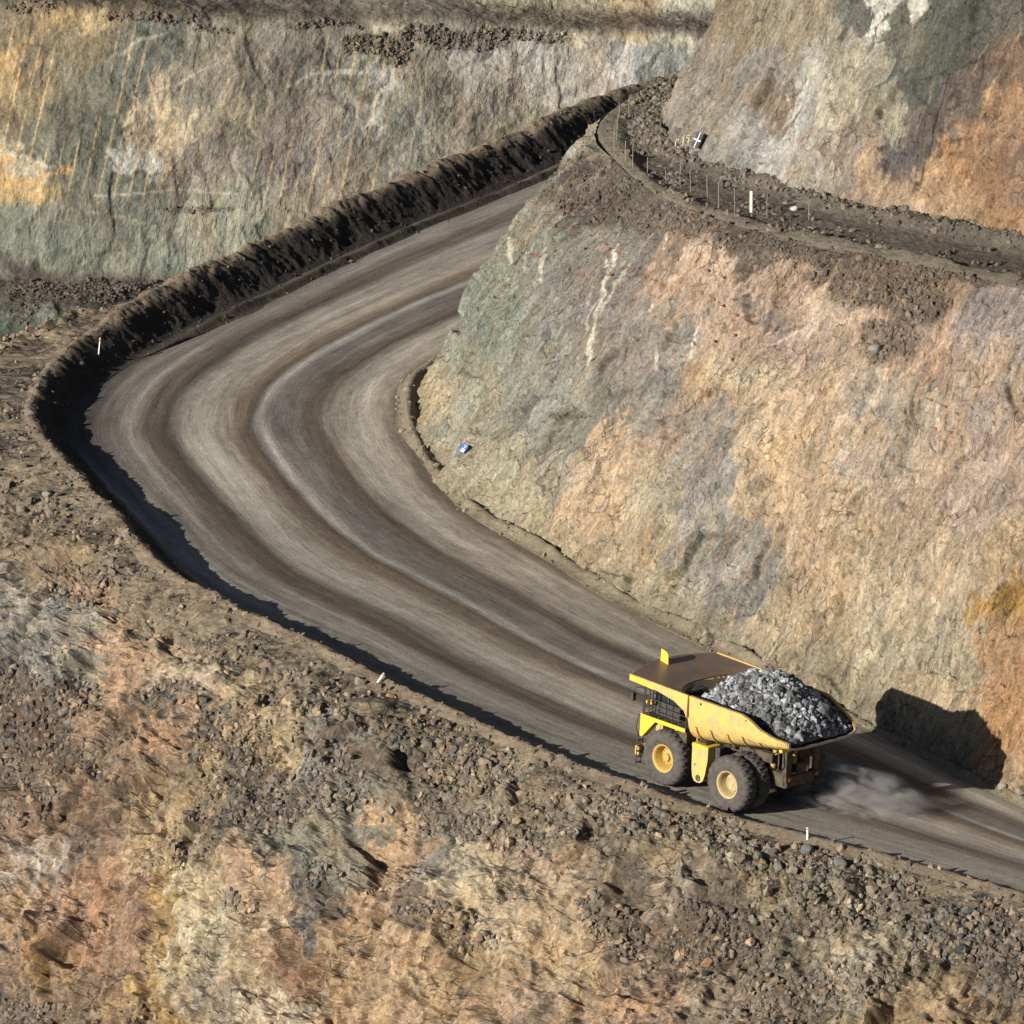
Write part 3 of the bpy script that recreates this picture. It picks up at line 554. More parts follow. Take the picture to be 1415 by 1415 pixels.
# ---- far pit wall
FA=[(50,80,(142,127,97)),(30,150,(158,138,100)),(10,110,(185,150,95),14,30),(110,60,(152,132,97)),(130,120,(130,125,102)),(120,180,(112,114,96)),(60,258,(210,172,110),40,10),(20,250,(218,172,105),30,12),(30,218,(196,178,142),34,8),(200,235,(205,199,182),26,15),(215,160,(214,187,147),26,24),(260,180,(195,173,137)),
(170,100,(123,124,108)),(220,50,(120,122,108)),(300,60,(167,156,126)),(280,130,(150,140,118)),(350,100,(140,130,112)),(400,80,(140,132,115)),(330,170,(162,150,122)),(380,200,(145,130,115)),(420,130,(150,140,120)),(400,240,(140,132,118)),(480,110,(150,146,126)),(530,108,(210,208,192),20,10),
(520,150,(205,197,177),12,20),(480,180,(150,141,123)),(560,200,(150,145,125)),(600,110,(150,140,118)),(650,90,(176,170,156)),(620,180,(166,156,130)),(700,130,(192,176,152)),(760,90,(202,192,172)),(820,110,(202,186,166)),(860,90,(197,190,176)),(900,85,(165,165,156)),(650,170,(166,150,126)),
(700,170,(160,150,120)),(350,270,(150,148,126)),(200,290,(130,131,113)),(100,290,(136,136,116)),(50,330,(130,136,116)),(150,340,(140,141,119)),(230,340,(150,149,126)),(280,300,(161,151,126)),(330,300,(156,156,131)),(220,380,(150,156,136)),(120,370,(136,141,121)),(270,260,(166,151,126)),(400,290,(156,146,121)),
(60,395,(98,92,82),90,9),(30,440,(120,130,110)),(60,430,(142,152,127)),(120,440,(90,97,88)),(20,465,(80,90,80)),(100,5,(202,172,117)),(300,10,(132,122,102)),(200,5,(170,140,100)),(430,8,(150,142,120)),(550,3,(196,186,156)),(700,5,(198,184,146)),(800,5,(207,192,152)),(930,15,(217,207,177)),(880,20,(212,182,132)),
(450,165,(150,136,118)),(300,220,(165,150,128)),(470,230,(150,140,120)),(80,190,(125,122,102)),(560,160,(150,148,128))]
FRB=[(510,60,40,16,1.),(550,75,22,22,1.),(600,50,60,12,.9),(700,48,80,10,.8),(450,30,60,8,.8),(200,25,70,7,.7),(50,8,50,10,.7),(300,40,30,5,.6),(640,60,60,10,.7),(100,400,120,14,.8),(30,430,20,16,.6),(110,450,50,20,.5),(270,288,60,5,.7)]
xs=np.linspace(-130,48,1500); na=len(xs)
prof=[(-60,-48),(-16.6,-20.3),(-16.0,-17.9),(-15.8,-10.5),(-15.4,-9.9),(4.,-.4),(4.3,0),(4.5,.8),(5.0,4.8),(5.8,5.8),(30,17)]   # (z, depth)
ps=np.array(prof,float); pl=np.concatenate([[0],np.cumsum(np.hypot(*np.diff(ps,axis=0).T))]); nb=520
lq=np.linspace(0,pl[-1],nb); lq=np.interp(np.linspace(0,1,nb),[0,.12,1],[0,pl[-1]*.37,pl[-1]])
pz=np.interp(lq,pl,ps[:,0]); py_=np.interp(lq,pl,ps[:,1])
k=np.ones(7)/7; pz=np.convolve(np.pad(pz,3,mode='edge'),k,mode='valid'); py_=np.convolve(np.pad(py_,3,mode='edge'),k,mode='valid')
P=np.empty((na,nb,3)); X=np.broadcast_to(xs[:,None],(na,nb)); Z=np.broadcast_to(pz[None],(na,nb))
P[...,0]=X; bend=3.5*np.sin(X*.05+1)+X*.02
P[...,1]=243+py_[None]+bend
dz=(-.046*(X+27)); low=sst(-10,-15.5,Z); lowd=-.5*sst(-50,-40,X)*0-.06*np.maximum(X+48,0)*1.3
tn=math.tan(R(10.5)); P[...,2]=Z+dz*(1-low)-bend*tn*(1-low)*1.0+low*(lowd)
S=X.copy(); T=np.broadcast_to(lq[None],(na,nb)); B0=P.copy(); N=normals(P)
if N[na//2,nb//2,1]>0: N=-N
rub=ell(B0,FRB,33,9); fd,cr,var=facets(S,T,B0,1.0,3.2,.6,900)
benchm=sst(1.0,.0,np.minimum(np.abs(Z-4.4)/1.1,np.abs(Z+15.9)/1.1))
P=P+N*(fP(B0,.10,4,910)*.55+fd*.20+.08*fP(B0,1.4,4,911,.65)+rub*.2*fP(B0,1.8,3,912))[...,None]
C=blobs(B0,FA,30,13,51,5.,6.,var=var,jit=14); C=rockcolor(C,B0,S,T,var,cr,920,.07,.07)
m=np.maximum(rub*.8,benchm*.85)[...,None]; C=C*(1-m)+lin((112,98,82))*np.clip(1+.5*fP(B0,1.2,4,930,.7),.3,2)[...,None]*m
# rusty half-barrels of the presplit holes
ph=(S-.20*(T-35)+.10*fbm(T*.1,S*.3,S*0,2,940))/1.28; fr=np.abs(ph-np.round(ph))*1.28; idn=np.round(ph)
mk=sst(.12,.04,fr)*sst(-.45,.1,vnoise(idn*.37,T*.12,idn*0,941)+.25*vnoise(idn*3.3,T*.5,idn*0,942))*sst(-.9,-.35,fbm(S*.05,T*.06,S*0,2,943)+.35*sst(10,-50,X)-.1)*sst(-13,-9,Z)*sst(3.2,1.5,Z)
C=C*(1-.8*mk[...,None])+.8*mk[...,None]*lin((222,184,120))
for pts,wd,k,c in [([(0,212),(35,218),(60,232),(95,232)],3.2,.9,(226,205,165)),([(0,256),(40,252),(95,234)],6,.9,(222,172,100)),([(130,272),(190,268),(250,262),(330,268)],2.2,.8,(215,205,180)),([(50,268),(95,290),(170,300),(230,318)],1.6,.7,(205,190,150)),([(400,118),(430,102),(470,98),(520,100)],3.0,.8,(216,210,188)),([(170,75),(190,55),(225,48)],3.,.7,(205,195,170)),([(245,118),(275,98),(305,85)],2.2,.8,(200,190,165)),([(0,90),(40,55),(80,25)],7,.6,(212,168,105)),([(0,165),(20,120),(60,80)],4,.5,(212,168,105)),([(530,100),(535,130),(520,160),(500,180)],3.5,.7,(222,215,198))]:
    s_=stroke(B0,pts,wd)+.6*fP(B0,.8,3,950); mm=(k*sst(1.2,.3,s_))[...,None]*.8; C=C*(1-mm)+lin(c)*mm
grid_obj('rock_face',P,C*KW*1.12,M_FAR,smooth=False,uv=np.stack([S-.2*T,T],-1)); FAP,FAR_,FAC=P,rub,C
# pit floor far below, reaching out under everything
gp=np.zeros((40,40,3)); gp[...,0]=np.linspace(-1500,1500,40)[:,None]; gp[...,1]=np.linspace(-520,2400,40)[None]; gp[...,2]=-62
grid_obj('ground',gp,np.ones((40,40,3))*lin((130,115,92))*KALB,M_DIRT)
# ---------------------------------------------------------------- loose stone
PHI=(1+5**.5)/2
ICO=np.array([(-1,PHI,0),(1,PHI,0),(-1,-PHI,0),(1,-PHI,0),(0,-1,PHI),(0,1,PHI),(0,-1,-PHI),(0,1,-PHI),(PHI,0,-1),(PHI,0,1),(-PHI,0,-1),(-PHI,0,1)],float)/1.9
ICF=np.array([(0,11,5),(0,5,1),(0,1,7),(0,7,10),(0,10,11),(1,5,9),(5,11,4),(11,10,2),(10,7,6),(7,1,8),(3,9,4),(3,4,2),(3,2,6),(3,6,8),(3,8,9),(4,9,5),(2,4,11),(6,2,10),(8,6,7),(9,8,1)])
BOX=np.array([(x,y,z) for x in(-1,1) for y in(-1,1) for z in(-1,1)],float)*.62
BXF=np.array([(0,1,3),(0,3,2),(4,6,7),(4,7,5),(0,4,5),(0,5,1),(2,3,7),(2,7,6),(0,2,6),(0,6,4),(1,5,7),(1,7,3)])
def rotmats(n):
    q=rng.normal(size=(n,4)); q/=np.linalg.norm(q,axis=1,keepdims=True); a,b,c,d=q.T
    return np.stack([1-2*(c*c+d*d),2*(b*c-a*d),2*(b*d+a*c),2*(b*c+a*d),1-2*(b*b+d*d),2*(c*d-a*b),2*(b*d-a*c),2*(c*d+a*b),1-2*(b*b+c*c)],-1).reshape(n,3,3)
def stones(name,pos,size,col,mat=M_STONE,ico=None,parent=None):
    n=len(pos)
    Vs=[];Fs=[];Cs=[];base=0
    m=size>np.quantile(size,.55)
    for msk,bv,bf in ((m,ICO,ICF),(~m,BOX,BXF)):
        k=int(msk.sum())
        if k==0: continue
        v=bv[None]*(1+.20*rng.normal(size=(k,len(bv),1)).clip(-1.2,1.5))*rng.uniform(.5,1.25,size=(k,1,3))+.10*rng.normal(size=(k,len(bv),3)).clip(-1.5,1.5)
        v=np.einsum('nij,nkj->nki',rotmats(k),v)*size[msk][:,None,None]*.5+pos[msk][:,None]
        Vs.append(v.reshape(-1,3)); Fs.append((bf[None]+(np.arange(k)*len(bv))[:,None,None]+base).reshape(-1,3)); base+=k*len(bv)
        Cs.append(np.repeat(col[msk],len(bv),axis=0))
    V=np.concatenate(Vs);Fc=np.concatenate(Fs);C=np.concatenate(Cs); nf=len(Fc)
    me=bpy.data.meshes.new(name); me.vertices.add(len(V)); me.vertices.foreach_set('co',V.astype(np.float32).reshape(-1))
    me.loops.add(nf*3); me.loops.foreach_set('vertex_index',Fc.reshape(-1).astype(np.int32)); me.polygons.add(nf)
    me.polygons.foreach_set('loop_start',(np.arange(nf)*3).astype(np.int32)); me.polygons.foreach_set('loop_total',np.full(nf,3,np.int32)); me.polygons.foreach_set('use_smooth',np.zeros(nf,bool))
    me.update(calc_edges=True)
    ca=me.color_attributes.new('col','FLOAT_COLOR','POINT'); ca.data.foreach_set('color',np.concatenate([C,np.ones((len(C),1))],1).astype(np.float32).reshape(-1))
    me.materials.append(mat); o=bpy.data.objects.new(name,me); COL.objects.link(o)
    if parent: o.parent=parent
    return o
def scatter(name,P,rub,C,n,smin,smax,label,sel=None,pw=2.2,own=.6,tones=None):
    w_=rub.reshape(-1).copy()**2.2
    px,py=proj(P.reshape(-1,3)); w_*=((px>-60)&(px<1475)&(py>-60)&(py<1475))
    if sel is not None: w_*=sel.reshape(-1)
    c=np.cumsum(w_); 
    if c[-1]<=0: return
    i=np.searchsorted(c,rng.uniform(0,c[-1],n))
    pos=P.reshape(-1,3)[i]+rng.normal(size=(n,3))*.05
    size=smin+(smax-smin)*rng.uniform(0,1,n)**(pw*2); pos[:,2]-=size*.04
    tones=tones or [(112,110,104),(92,90,86),(128,116,98),(150,130,104),(84,76,68),(104,84,68),(140,122,100)]
    tc=np.array([lin(t) for t in tones])[rng.integers(0,len(tones),n)]
    col=(C.reshape(-1,3)[i]*own+tc*(1-own))*rng.uniform(.7,1.35,(n,1))
    return tag(stones(name,pos,size,col*KALB),label,'rubble',None,'stuff')
scatter('rubble',FOREP,FORER,FOREC,38000,.06,.70,'broken grey and brown rock scattered down the slope below the road',pw=3.0,own=.5,tones=[(112,112,108),(84,86,86),(100,98,92),(132,118,98),(172,140,104),(78,66,58),(108,82,66)])
scatter('rubble',BENP,BENR,BENC,9000,.10,.6,'dark rubble lying along the bench above the cut wall',own=.5,tones=[(104,94,82),(124,110,94),(86,80,74),(140,122,100)])
scatter('rubble',CWP,CWR,CWC,6500,.10,.55,'reddish brown debris caught on the ledges of the tan cut wall',own=.5,tones=[(96,80,66),(110,90,74),(84,80,74),(128,104,84)])
scatter('rubble',FAP,FAR_,FAC,6000,.10,.5,'brown debris on the ledges of the far pit wall',own=.5,tones=[(96,80,66),(110,90,74),(84,80,74)])
ones=np.ones(BERMP.shape[:2])
scatter('rubble',BERMP,ones*.4,BERMC,3800,.06,.38,'small stones lying on the berm beside the road',own=.7,pw=3)
scatter('rubble',TOEP,np.ones(TOEP.shape[:2]),np.ones(TOEP.shape)*lin((150,134,103)),2600,.06,.5,'pale stones along the windrow at the toe of the cut wall',own=.7,pw=3)
#PARTS2
# ---------------------------------------------------------------- placing on surfaces
_pc={}
def hit(name,P,px,py,rad=2.5):
    """the nearest visible surface point of a terrain grid in that direction, with its normal"""
    if name not in _pc: _pc[name]=(*proj(P),((P-CAM)@FW),normals(P))
    x,y,k,N=_pc[name]; d=np.hypot(x-px,y-py); m=d<rad
    if not m.any(): i=np.unravel_index(np.argmin(d),d.shape)
    else: i=np.unravel_index(np.argmin(np.where(m,k,1e9)),d.shape)
    n=Vector(N[i]); p=Vector(P[i])
    if n.dot(Vector(CAM)-p)<0: n=-n
    return p,n
def mesh_obj(name,V,Fc,mat,parent=None,smooth=False):
    me=bpy.data.meshes.new(name); me.from_pydata([tuple(v) for v in V],[],[tuple(f) for f in Fc]); me.update()
    me.polygons.foreach_set('use_smooth',[bool(smooth)]*len(me.polygons))
    for m in (mat if isinstance(mat,(list,tuple)) else [mat]): me.materials.append(m)
    o=bpy.data.objects.new(name,me); COL.objects.link(o)
    if parent is not None: o.parent=parent
    return o
class MB:
    def __init__(s): s.V=[];s.F=[]
    def add(s,V,Fc):
        b=len(s.V); s.V+= [Vector(v) for v in V]; s.F+=[tuple(i+b for i in f) for f in Fc]; return s
    def box(s,x0,x1,y0,y1,z0,z1,bev=.03):
        # box with chamfered edges
        b=min(bev,abs(x1-x0)/3,abs(y1-y0)/3,abs(z1-z0)/3)
        import bmesh
        bm=bmesh.new(); bmesh.ops.create_cube(bm,size=1)
        for v in bm.verts: v.co=Vector(((x0+x1)/2+v.co.x*(x1-x0),(y0+y1)/2+v.co.y*(y1-y0),(z0+z1)/2+v.co.z*(z1-z0)))
        bmesh.ops.bevel(bm,geom=bm.edges[:],offset=b,segments=1,affect='EDGES')
        bm.verts.index_update(); s.add([v.co.copy() for v in bm.verts],[[v.index for v in f.verts] for f in bm.faces]); bm.free(); return s
    def prism(s,pts,y0,y1):
        """polygon in x,z extruded from y0 to y1"""
        n=len(pts); V=[(x,y0,z) for x,z in pts]+[(x,y1,z) for x,z in pts]
        Fc=[tuple(range(n)),tuple(range(2*n-1,n-1,-1))]+[(i,i+n,(i+1)%n+n,(i+1)%n) for i in range(n)]
        return s.add(V,Fc)
    def tube(s,pts,r,n=8,r2=None):
        pts=[Vector(p) for p in pts]; rings=[]
        for i,p in enumerate(pts):
            t=(pts[min(i+1,len(pts)-1)]-pts[max(i-1,0)]).normalized(); a=t.orthogonal().normalized(); b=t.cross(a)
            rr=r if r2 is None else r+(r2-r)*i/(len(pts)-1)
            rings.append([p+a*math.cos(2*math.pi*k/n)*rr+b*math.sin(2*math.pi*k/n)*rr for k in range(n)])
        V=[v for q in rings for v in q]; Fc=[]
        for i in range(len(pts)-1):
            for k in range(n): Fc.append((i*n+k,i*n+(k+1)%n,(i+1)*n+(k+1)%n,(i+1)*n+k))
        Fc.append(tuple(range(n-1,-1,-1))); Fc.append(tuple((len(pts)-1)*n+k for k in range(n)))
        return s.add(V,Fc)
    def lathe(s,prof,cx,cz,n=64,mod=None):
        """profile of (radius, y) turned round the y axis through (cx, cz)"""
        m=len(prof); V=[]
        for k in range(n):
            a=2*math.pi*k/n
            for j,(r,y) in enumerate(prof):
                rr=r+(mod(j,k) if mod else 0); V.append((cx+rr*math.cos(a),y,cz+rr*math.sin(a)))
        Fc=[(k*m+j,k*m+j+1,((k+1)%n)*m+j+1,((k+1)%n)*m+j) for k in range(n) for j in range(m-1)]
        return s.add(V,Fc)
    def build(s,name,mat,parent=None,smooth=False): return mesh_obj(name,s.V,s.F,mat,parent,smooth)
# ---------------------------------------------------------------- haul truck
Y_CLEAN=simple('yellow_paint',(.80,.50,.010),.45,noise=.25,nscale=2.,col2=(.50,.34,.10))
Y_DUST=simple('dusty_yellow_paint',(.61,.39,.085),.75,nscale=2.2,col2=(.36,.27,.14))
Y_RIM=simple('rim_paint',(.52,.31,.045),.7,nscale=4.,col2=(.34,.25,.11)); Y_RIM2=simple('dusty_rim_paint',(.46,.33,.15),.8,nscale=3.,col2=(.30,.24,.13))
RUST=simple('worn_steel',(.15,.105,.09),.42,0.25,nscale=1.3,col2=(.20,.13,.075),spec=.5)
DARK=simple('dark_steel',(.035,.033,.032),.6,.2,nscale=3.,col2=(.08,.07,.06))
GRIME=simple('grimy_steel',(.10,.075,.04),.8,nscale=2.5,col2=(.025,.022,.02))
TYRE=simple('tyre_rubber',(.060,.053,.048),.85,nscale=2.2,col2=(.10,.088,.075),spec=.25,bump=.3)
GLASS=simple('cab_glass',(.02,.028,.03),.12,spec=.8)
LINER=simple('bed_steel',(.13,.10,.08),.5,.3,nscale=1.6,col2=(.24,.17,.10))
p0,_=hit('road',GRIDS['road'],962.4,1072.1)
truck=bpy.data.objects.new('haul_truck',None); COL.objects.link(truck)
tag(truck,'huge yellow mining haul truck with a heaped load driving up the dusty ramp','truck')
g=R(4.6); th=R(135)
fx=Vector((math.cos(th)*math.cos(g),math.sin(th)*math.cos(g),math.sin(g))); ly=Vector((-math.sin(th),math.cos(th),0)); uz=fx.cross(ly)
TM=Matrix(((fx.x,ly.x,uz.x,p0.x),(fx.y,ly.y,uz.y,p0.y),(fx.z,ly.z,uz.z,p0.z+.06),(0,0,0,1))); truck.matrix_world=TM
RT_=1.78
def wheel(cx,cy,side,front):
    """rim with hub, and its tyre; side +1 = outer face towards +y"""
    hw=.55; r=[]
    prof=[(.84,.42),(.95,.47),(1.15,.53),(1.40,.55),(1.60,.50),(1.70,.42),(1.76,.30),(1.78,.1),(1.78,-.1),(1.76,-.30),(1.70,-.42),(1.60,-.50),(1.40,-.55),(1.15,-.53),(.95,-.47),(.84,-.42)]
    n=144
    def mod(j,k):
        ph=(k+(3 if 6<j<9 else 0))%6
        if 4<=j<=11 and ph>=4: return -.055
        if j in (7,8) and False: return 0
        return 0
    if front: rim=[(.0,.20),(.20,.20),(.24,.16),(.26,.02),(.44,-.06),(.56,-.12),(.60,-.14),(.66,.10),(.74,.34),(.80,.42),(.90,.46),(.90,.40),(.82,.36),(.82,-.42)]
    else: rim=[(.0,.10),(.20,.10),(.22,.06),(.44,.04),(.50,.0),(.52,-.12),(.60,-.14),(.66,.06),(.72,.30),(.78,.42),(.88,.46),(.88,.40),(.82,.36),(.82,-.42)]
    f=lambda pr:[(a,b*side) for a,b in pr]
    m=MB(); m.lathe(f(rim),0,0,48)
    for k in range(12):
        a=2*math.pi*k/12; rr=.50 if front else .36
        m.tube([(rr*math.cos(a),side*(-.08 if front else .04),rr*math.sin(a)),(rr*math.cos(a),side*(-.0 if front else .08),rr*math.sin(a))],.035,6)
    w_=m.build('wheel',Y_RIM if front else Y_RIM2,truck); w_.location=(cx,cy,RT_)
    t=MB().lathe(f(prof),0,0,n,mod); ty=t.build('tyre',TYRE,w_)
    a=random.uniform(0,6); w_.rotation_euler=(0,a,0)
    return w_
wheel(0,2.75,1,True); wheel(0,-2.75,-1,True)
for cy,sd_ in ((3.2,1),(1.98,1),(-1.98,-1),(-3.2,-1)): wheel(-5.95,cy,sd_,False)
# tipping body
def secp(x):
    w=np.interp(x,[-10.2,-9.6,-8.5,-7,-2.4],[3.05,3.45,3.7,3.78,3.78]); zr=np.interp(x,[-10.2,-9.8,-9.2,-8.33,-7.5,-6.9,-2.4],[5.45,5.58,5.72,6.02,6.42,6.58,6.6]); zf=np.interp(x,[-10.2,-8.8,-5.4,-2.4],[4.86,4.62,3.85,3.4])
    return w,zr,zf
def section(x,off=0.,n=44):
    w,zr,zf=secp(x); w-=off; zf+=off; out=[]
    for i in range(n+1):
        a=-math.pi/2+math.pi*i/n; s_,c_=math.sin(a),math.cos(a); e=2/4.0
        out.append(Vector((x,w*math.copysign(abs(s_)**e,s_),zr-(zr-zf)*abs(c_)**e)))
    return out
def loft(rings,mat,name,parent,smooth=True,flip=False):
    n=len(rings[0]); V=[v for r in rings for v in r]
    Fc=[((i*n+k),(i*n+k+1),((i+1)*n+k+1),((i+1)*n+k)) for i in range(len(rings)-1) for k in range(n-1)]
    if flip: Fc=[f[::-1] for f in Fc]
    return mesh_obj(name,V,Fc,mat,parent,smooth)
xsb=[-2.4-7.8*i/40 for i in range(41)]
outer=[section(x) for x in xsb]; inner=[section(x,.14) for x in xsb[::-1]]
for r in inner:
    for v in r: pass
# front of the body: bowed head board
def head(t,off=0.):
    base=section(-2.4,off); out=[]
    for v in base:
        yy=abs(v.y)/3.78; xt=.12-2.1*min(1,yy)**2.6; top=Vector((xt,v.y,6.57-.30*(1-(abs(v.y)/3.9)**4)))
        q=v.lerp(top,t); q.x+=-.35*math.sin(math.pi*t)*(1-yy**3); out.append(q)
    return out
body=loft([head(1.0)]+[head(k/8) for k in range(7,-1,-1)]+outer[1:],Y_DUST,'dump_body',truck)
bl=loft(inner+[head(k/10,.14) for k in range(1,11)],LINER,'bed_liner',body)
# flat rim along the top edges and round the tail lip
for sgn in (1,-1):
    rb=MB()
    for a_,b_ in zip(xsb[:-1],xsb[1:]):
        (w1,z1,_),(w2,z2,_)=secp(a_),secp(b_); V=[(a_,sgn*(w1-.17),z1+.01),(a_,sgn*(w1+.05),z1+.01),(b_,sgn*(w2+.05),z2+.01),(b_,sgn*(w2-.17),z2+.01)]
        V+= [(x,y,z-.14) for x,y,z in V]; rb.add(V,[(0,1,2,3),(7,6,5,4),(0,4,5,1),(1,5,6,2),(2,6,7,3),(3,7,4,0)])
    rb.build('top_rail',Y_DUST,body)
lip=MB(); so=section(-10.2); si=section(-10.2,.14); sq=[v+Vector((-.10,0,0)) for v in so]; sr=[v+Vector((-.10,0,0)) for v in si]
V=[];Fc=[]
for i,(a_,b_,c_,d_) in enumerate(zip(so,sq,sr,si)):
    V+=[a_,b_,c_,d_]
    if i: o_=4*(i-1); p_=4*i; Fc+=[(o_,o_+1,p_+1,p_),(o_+1,o_+2,p_+2,p_+1),(o_+2,o_+3,p_+3,p_+2)]
lip.add(V,Fc); lip.build('tail_lip',simple('polished_lip',(.34,.31,.28),.4,.5),body)
# canopy plate with bowed front edge
def edge_in(y): return .12-2.1*min(1,abs(y)/3.78)**2.6
def edge_out(y): return 3.45-.95*(abs(y)/3.9)**2
ys=[3.9*math.sin(math.pi/2*(-1+2*i/36)) for i in range(37)]
rings=[]
for j in range(13):
    t=j/12; rings.append([Vector((edge_in(y)+(edge_out(y)-edge_in(y))*t, y, 6.62-.30*math.exp(-(t/.30)**2)*(1-(abs(y)/3.9)**4)+.05*t+.14*t*t*(1-(abs(y)/3.9)**2)-.10*math.sin(math.pi*t)*(1-(abs(y)/3.9)**2))) for y in ys])
can=loft(rings,RUST,'canopy',body)
loft([[v-Vector((0,0,.16)) for v in r] for r in rings],Y_DUST,'canopy_underside',can,flip=True)
fe=MB(); top=[v+Vector((.03,0,-.015)) for v in rings[-1]]; V=[];Fc=[]
for i,v in enumerate(top):
    V+=[v,v-Vector((0,0,.34)),v-Vector((.10,0,.34)),v-Vector((.10,0,0))]
    if i:
        for k in range(4): Fc.append((4*(i-1)+k,4*(i-1)+(k+1)%4,4*i+(k+1)%4,4*i+k))
fe.add(V,Fc+[(0,1,2,3),tuple(4*36+k for k in (3,2,1,0))]); fe.build('canopy_edge',Y_CLEAN,can)
for sgn in (1,-1):
    m=MB(); pts=[(2.52,6.74),(2.52,6.38),(.07,6.26),(-1.3,6.02),(-2.2,5.62),(-2.46,5.2),(-2.46,6.66)]
    m.prism(pts,sgn*3.80,sgn*3.95); o=m.build('canopy_side',Y_DUST,can)
    m=MB(); m.prism([(2.53,6.76),(2.53,6.36),(.4,6.27),(.4,6.40)],sgn*3.951,sgn*3.965); m.build('edge_stripe',Y_CLEAN,can)
# upright marker plate on the canopy
m=MB(); m.prism([(3.30,6.66),(2.62,6.66),(2.66,7.30),(2.80,7.44),(3.05,7.52),(3.28,7.55)],.40,.46); m.box(2.7,3.2,.30,.42,6.60,6.72); mk_=m.build('marker_plate',Y_CLEAN,can)
# ribs under the flank, lifting holes
rm=MB()
for x in (-3.1,-4.35,-5.75,-7.0,-8.4):
    sc=section(x); w_,zr,zf=secp(x); ctr=Vector((x,0,zr))
    for half in (sc[:22],sc[22:]):
        pts=[v for v in half if v.z<zf+(zr-zf)*.42]; ring=[]
        for v in pts:
            o_=(v-ctr).normalized()*.11; ring.append([v+Vector((.06,0,0)),v+o_+Vector((.05,0,0)),v+o_-Vector((.05,0,0)),v-Vector((.06,0,0))])
        if len(ring)>1:
            V=[q for r in ring for q in r]; Fc=[(4*i+k,4*i+k+1,4*i+5+k,4*i+4+k) for i in range(len(ring)-1) for k in range(3)]; rm.add(V,Fc)
rm.build('body_rib',Y_DUST,body)
for x in (-3.45,-7.3):
    for sgn in (1,-1): MB().tube([(x,sgn*3.6,6.33),(x,sgn*3.80,6.33)],.085,12).build('lifting_hole',DARK,body)
m=MB(); m.box(-9.0,-8.72,-2.2,2.2,4.35,4.60); m.box(-8.9,-8.8,-2.6,2.6,4.28,4.36); m.build('rear_cross_beam',Y_CLEAN,body)
# chassis
m=MB()
for sgn in (1,-1):
    m.box(-8.6,2.3,sgn*.75,sgn*1.25,1.75,2.65,.05); m.box(-7.6,-3.0,sgn*1.0,sgn*1.55,3.15,3.75,.05)
    m.box(-2.2,-1.6,sgn*.9,sgn*1.9,1.6,3.6)
for x in (-8.5,-6.9,-4.2,-2.6,-.6): m.box(x-.2,x+.2,-1.25,1.25,1.85,2.55)
ch=m.build('chassis',GRIME,truck)
m=MB(); m.lathe([(0,-1.5),(.55,-1.5),(.62,-1.2),(.85,-.6),(.95,0),(.85,.6),(.62,1.2),(.55,1.5),(0,1.5)],-5.95,1.78,28); m.tube([(-5.95,-3.,1.78),(-5.95,3.,1.78)],.35,14)
m.tube([(-5.9,0,1.8),(-3.2,0,2.1)],.3,12); m.build('rear_axle',GRIME,truck)
m=MB(); m.tube([(0,-2.4,1.78),(0,2.4,1.78)],.28,12)
for sgn in (1,-1): m.tube([(0,sgn*1.9,1.2),(-.2,sgn*1.75,3.7)],.26,14)
m.build('front_axle',GRIME,truck)
for sgn in (1,-1):
    m=MB(); m.tube([(-7.0,sgn*.95,1.95),(-7.2,sgn*.95,3.0)],.20,14); m.tube([(-7.2,sgn*.95,3.0),(-7.35,sgn*.95,4.1)],.13,12); m.tube([(-7.35,sgn*.95,3.9),(-7.35,sgn*.95,4.25)],.24,12); m.build('rear_strut',Y_DUST,truck)
    m=MB(); m.tube([(-3.2,sgn*1.45,1.7),(-3.9,sgn*1.4,3.0)],.22,14); m.tube([(-3.9,sgn*1.4,3.0),(-4.4,sgn*1.35,4.1)],.15,12); m.build('hoist_cylinder',Y_DUST,truck)
    m=MB(); m.tube([(-6.0,sgn*2.6,4.35),(-6.02,sgn*2.6,3.5)],.045,8); m.box(-6.1,-5.95,sgn*2.5,sgn*2.7,3.0,3.5); m.build('rock_ejector',GRIME,truck)
# rear of the frame: brackets, lights, exhaust box
m=MB(); m.box(-8.85,-8.6,-1.5,1.5,2.2,2.6); m.box(-8.8,-8.4,1.0,1.5,2.6,4.2); m.box(-8.8,-8.4,-1.5,-1.0,2.6,4.2); m.box(-8.75,-8.55,-.4,.4,2.6,3.3)
m.tube([(-8.5,1.9,4.3),(-8.6,2.0,3.4),(-8.3,1.7,2.9)],.05,8); m.tube([(-8.6,-.6,4.1),(-8.7,-.65,3.1)],.06,8); rf=m.build('rear_frame',GRIME,truck)
for y in (-1.15,1.15):
    m=MB(); m.box(-8.93,-8.85,y-.16,y+.16,2.3,2.5); m.build('tail_light',simple('lamp_lens',(.30,.05,.03),.3),rf)
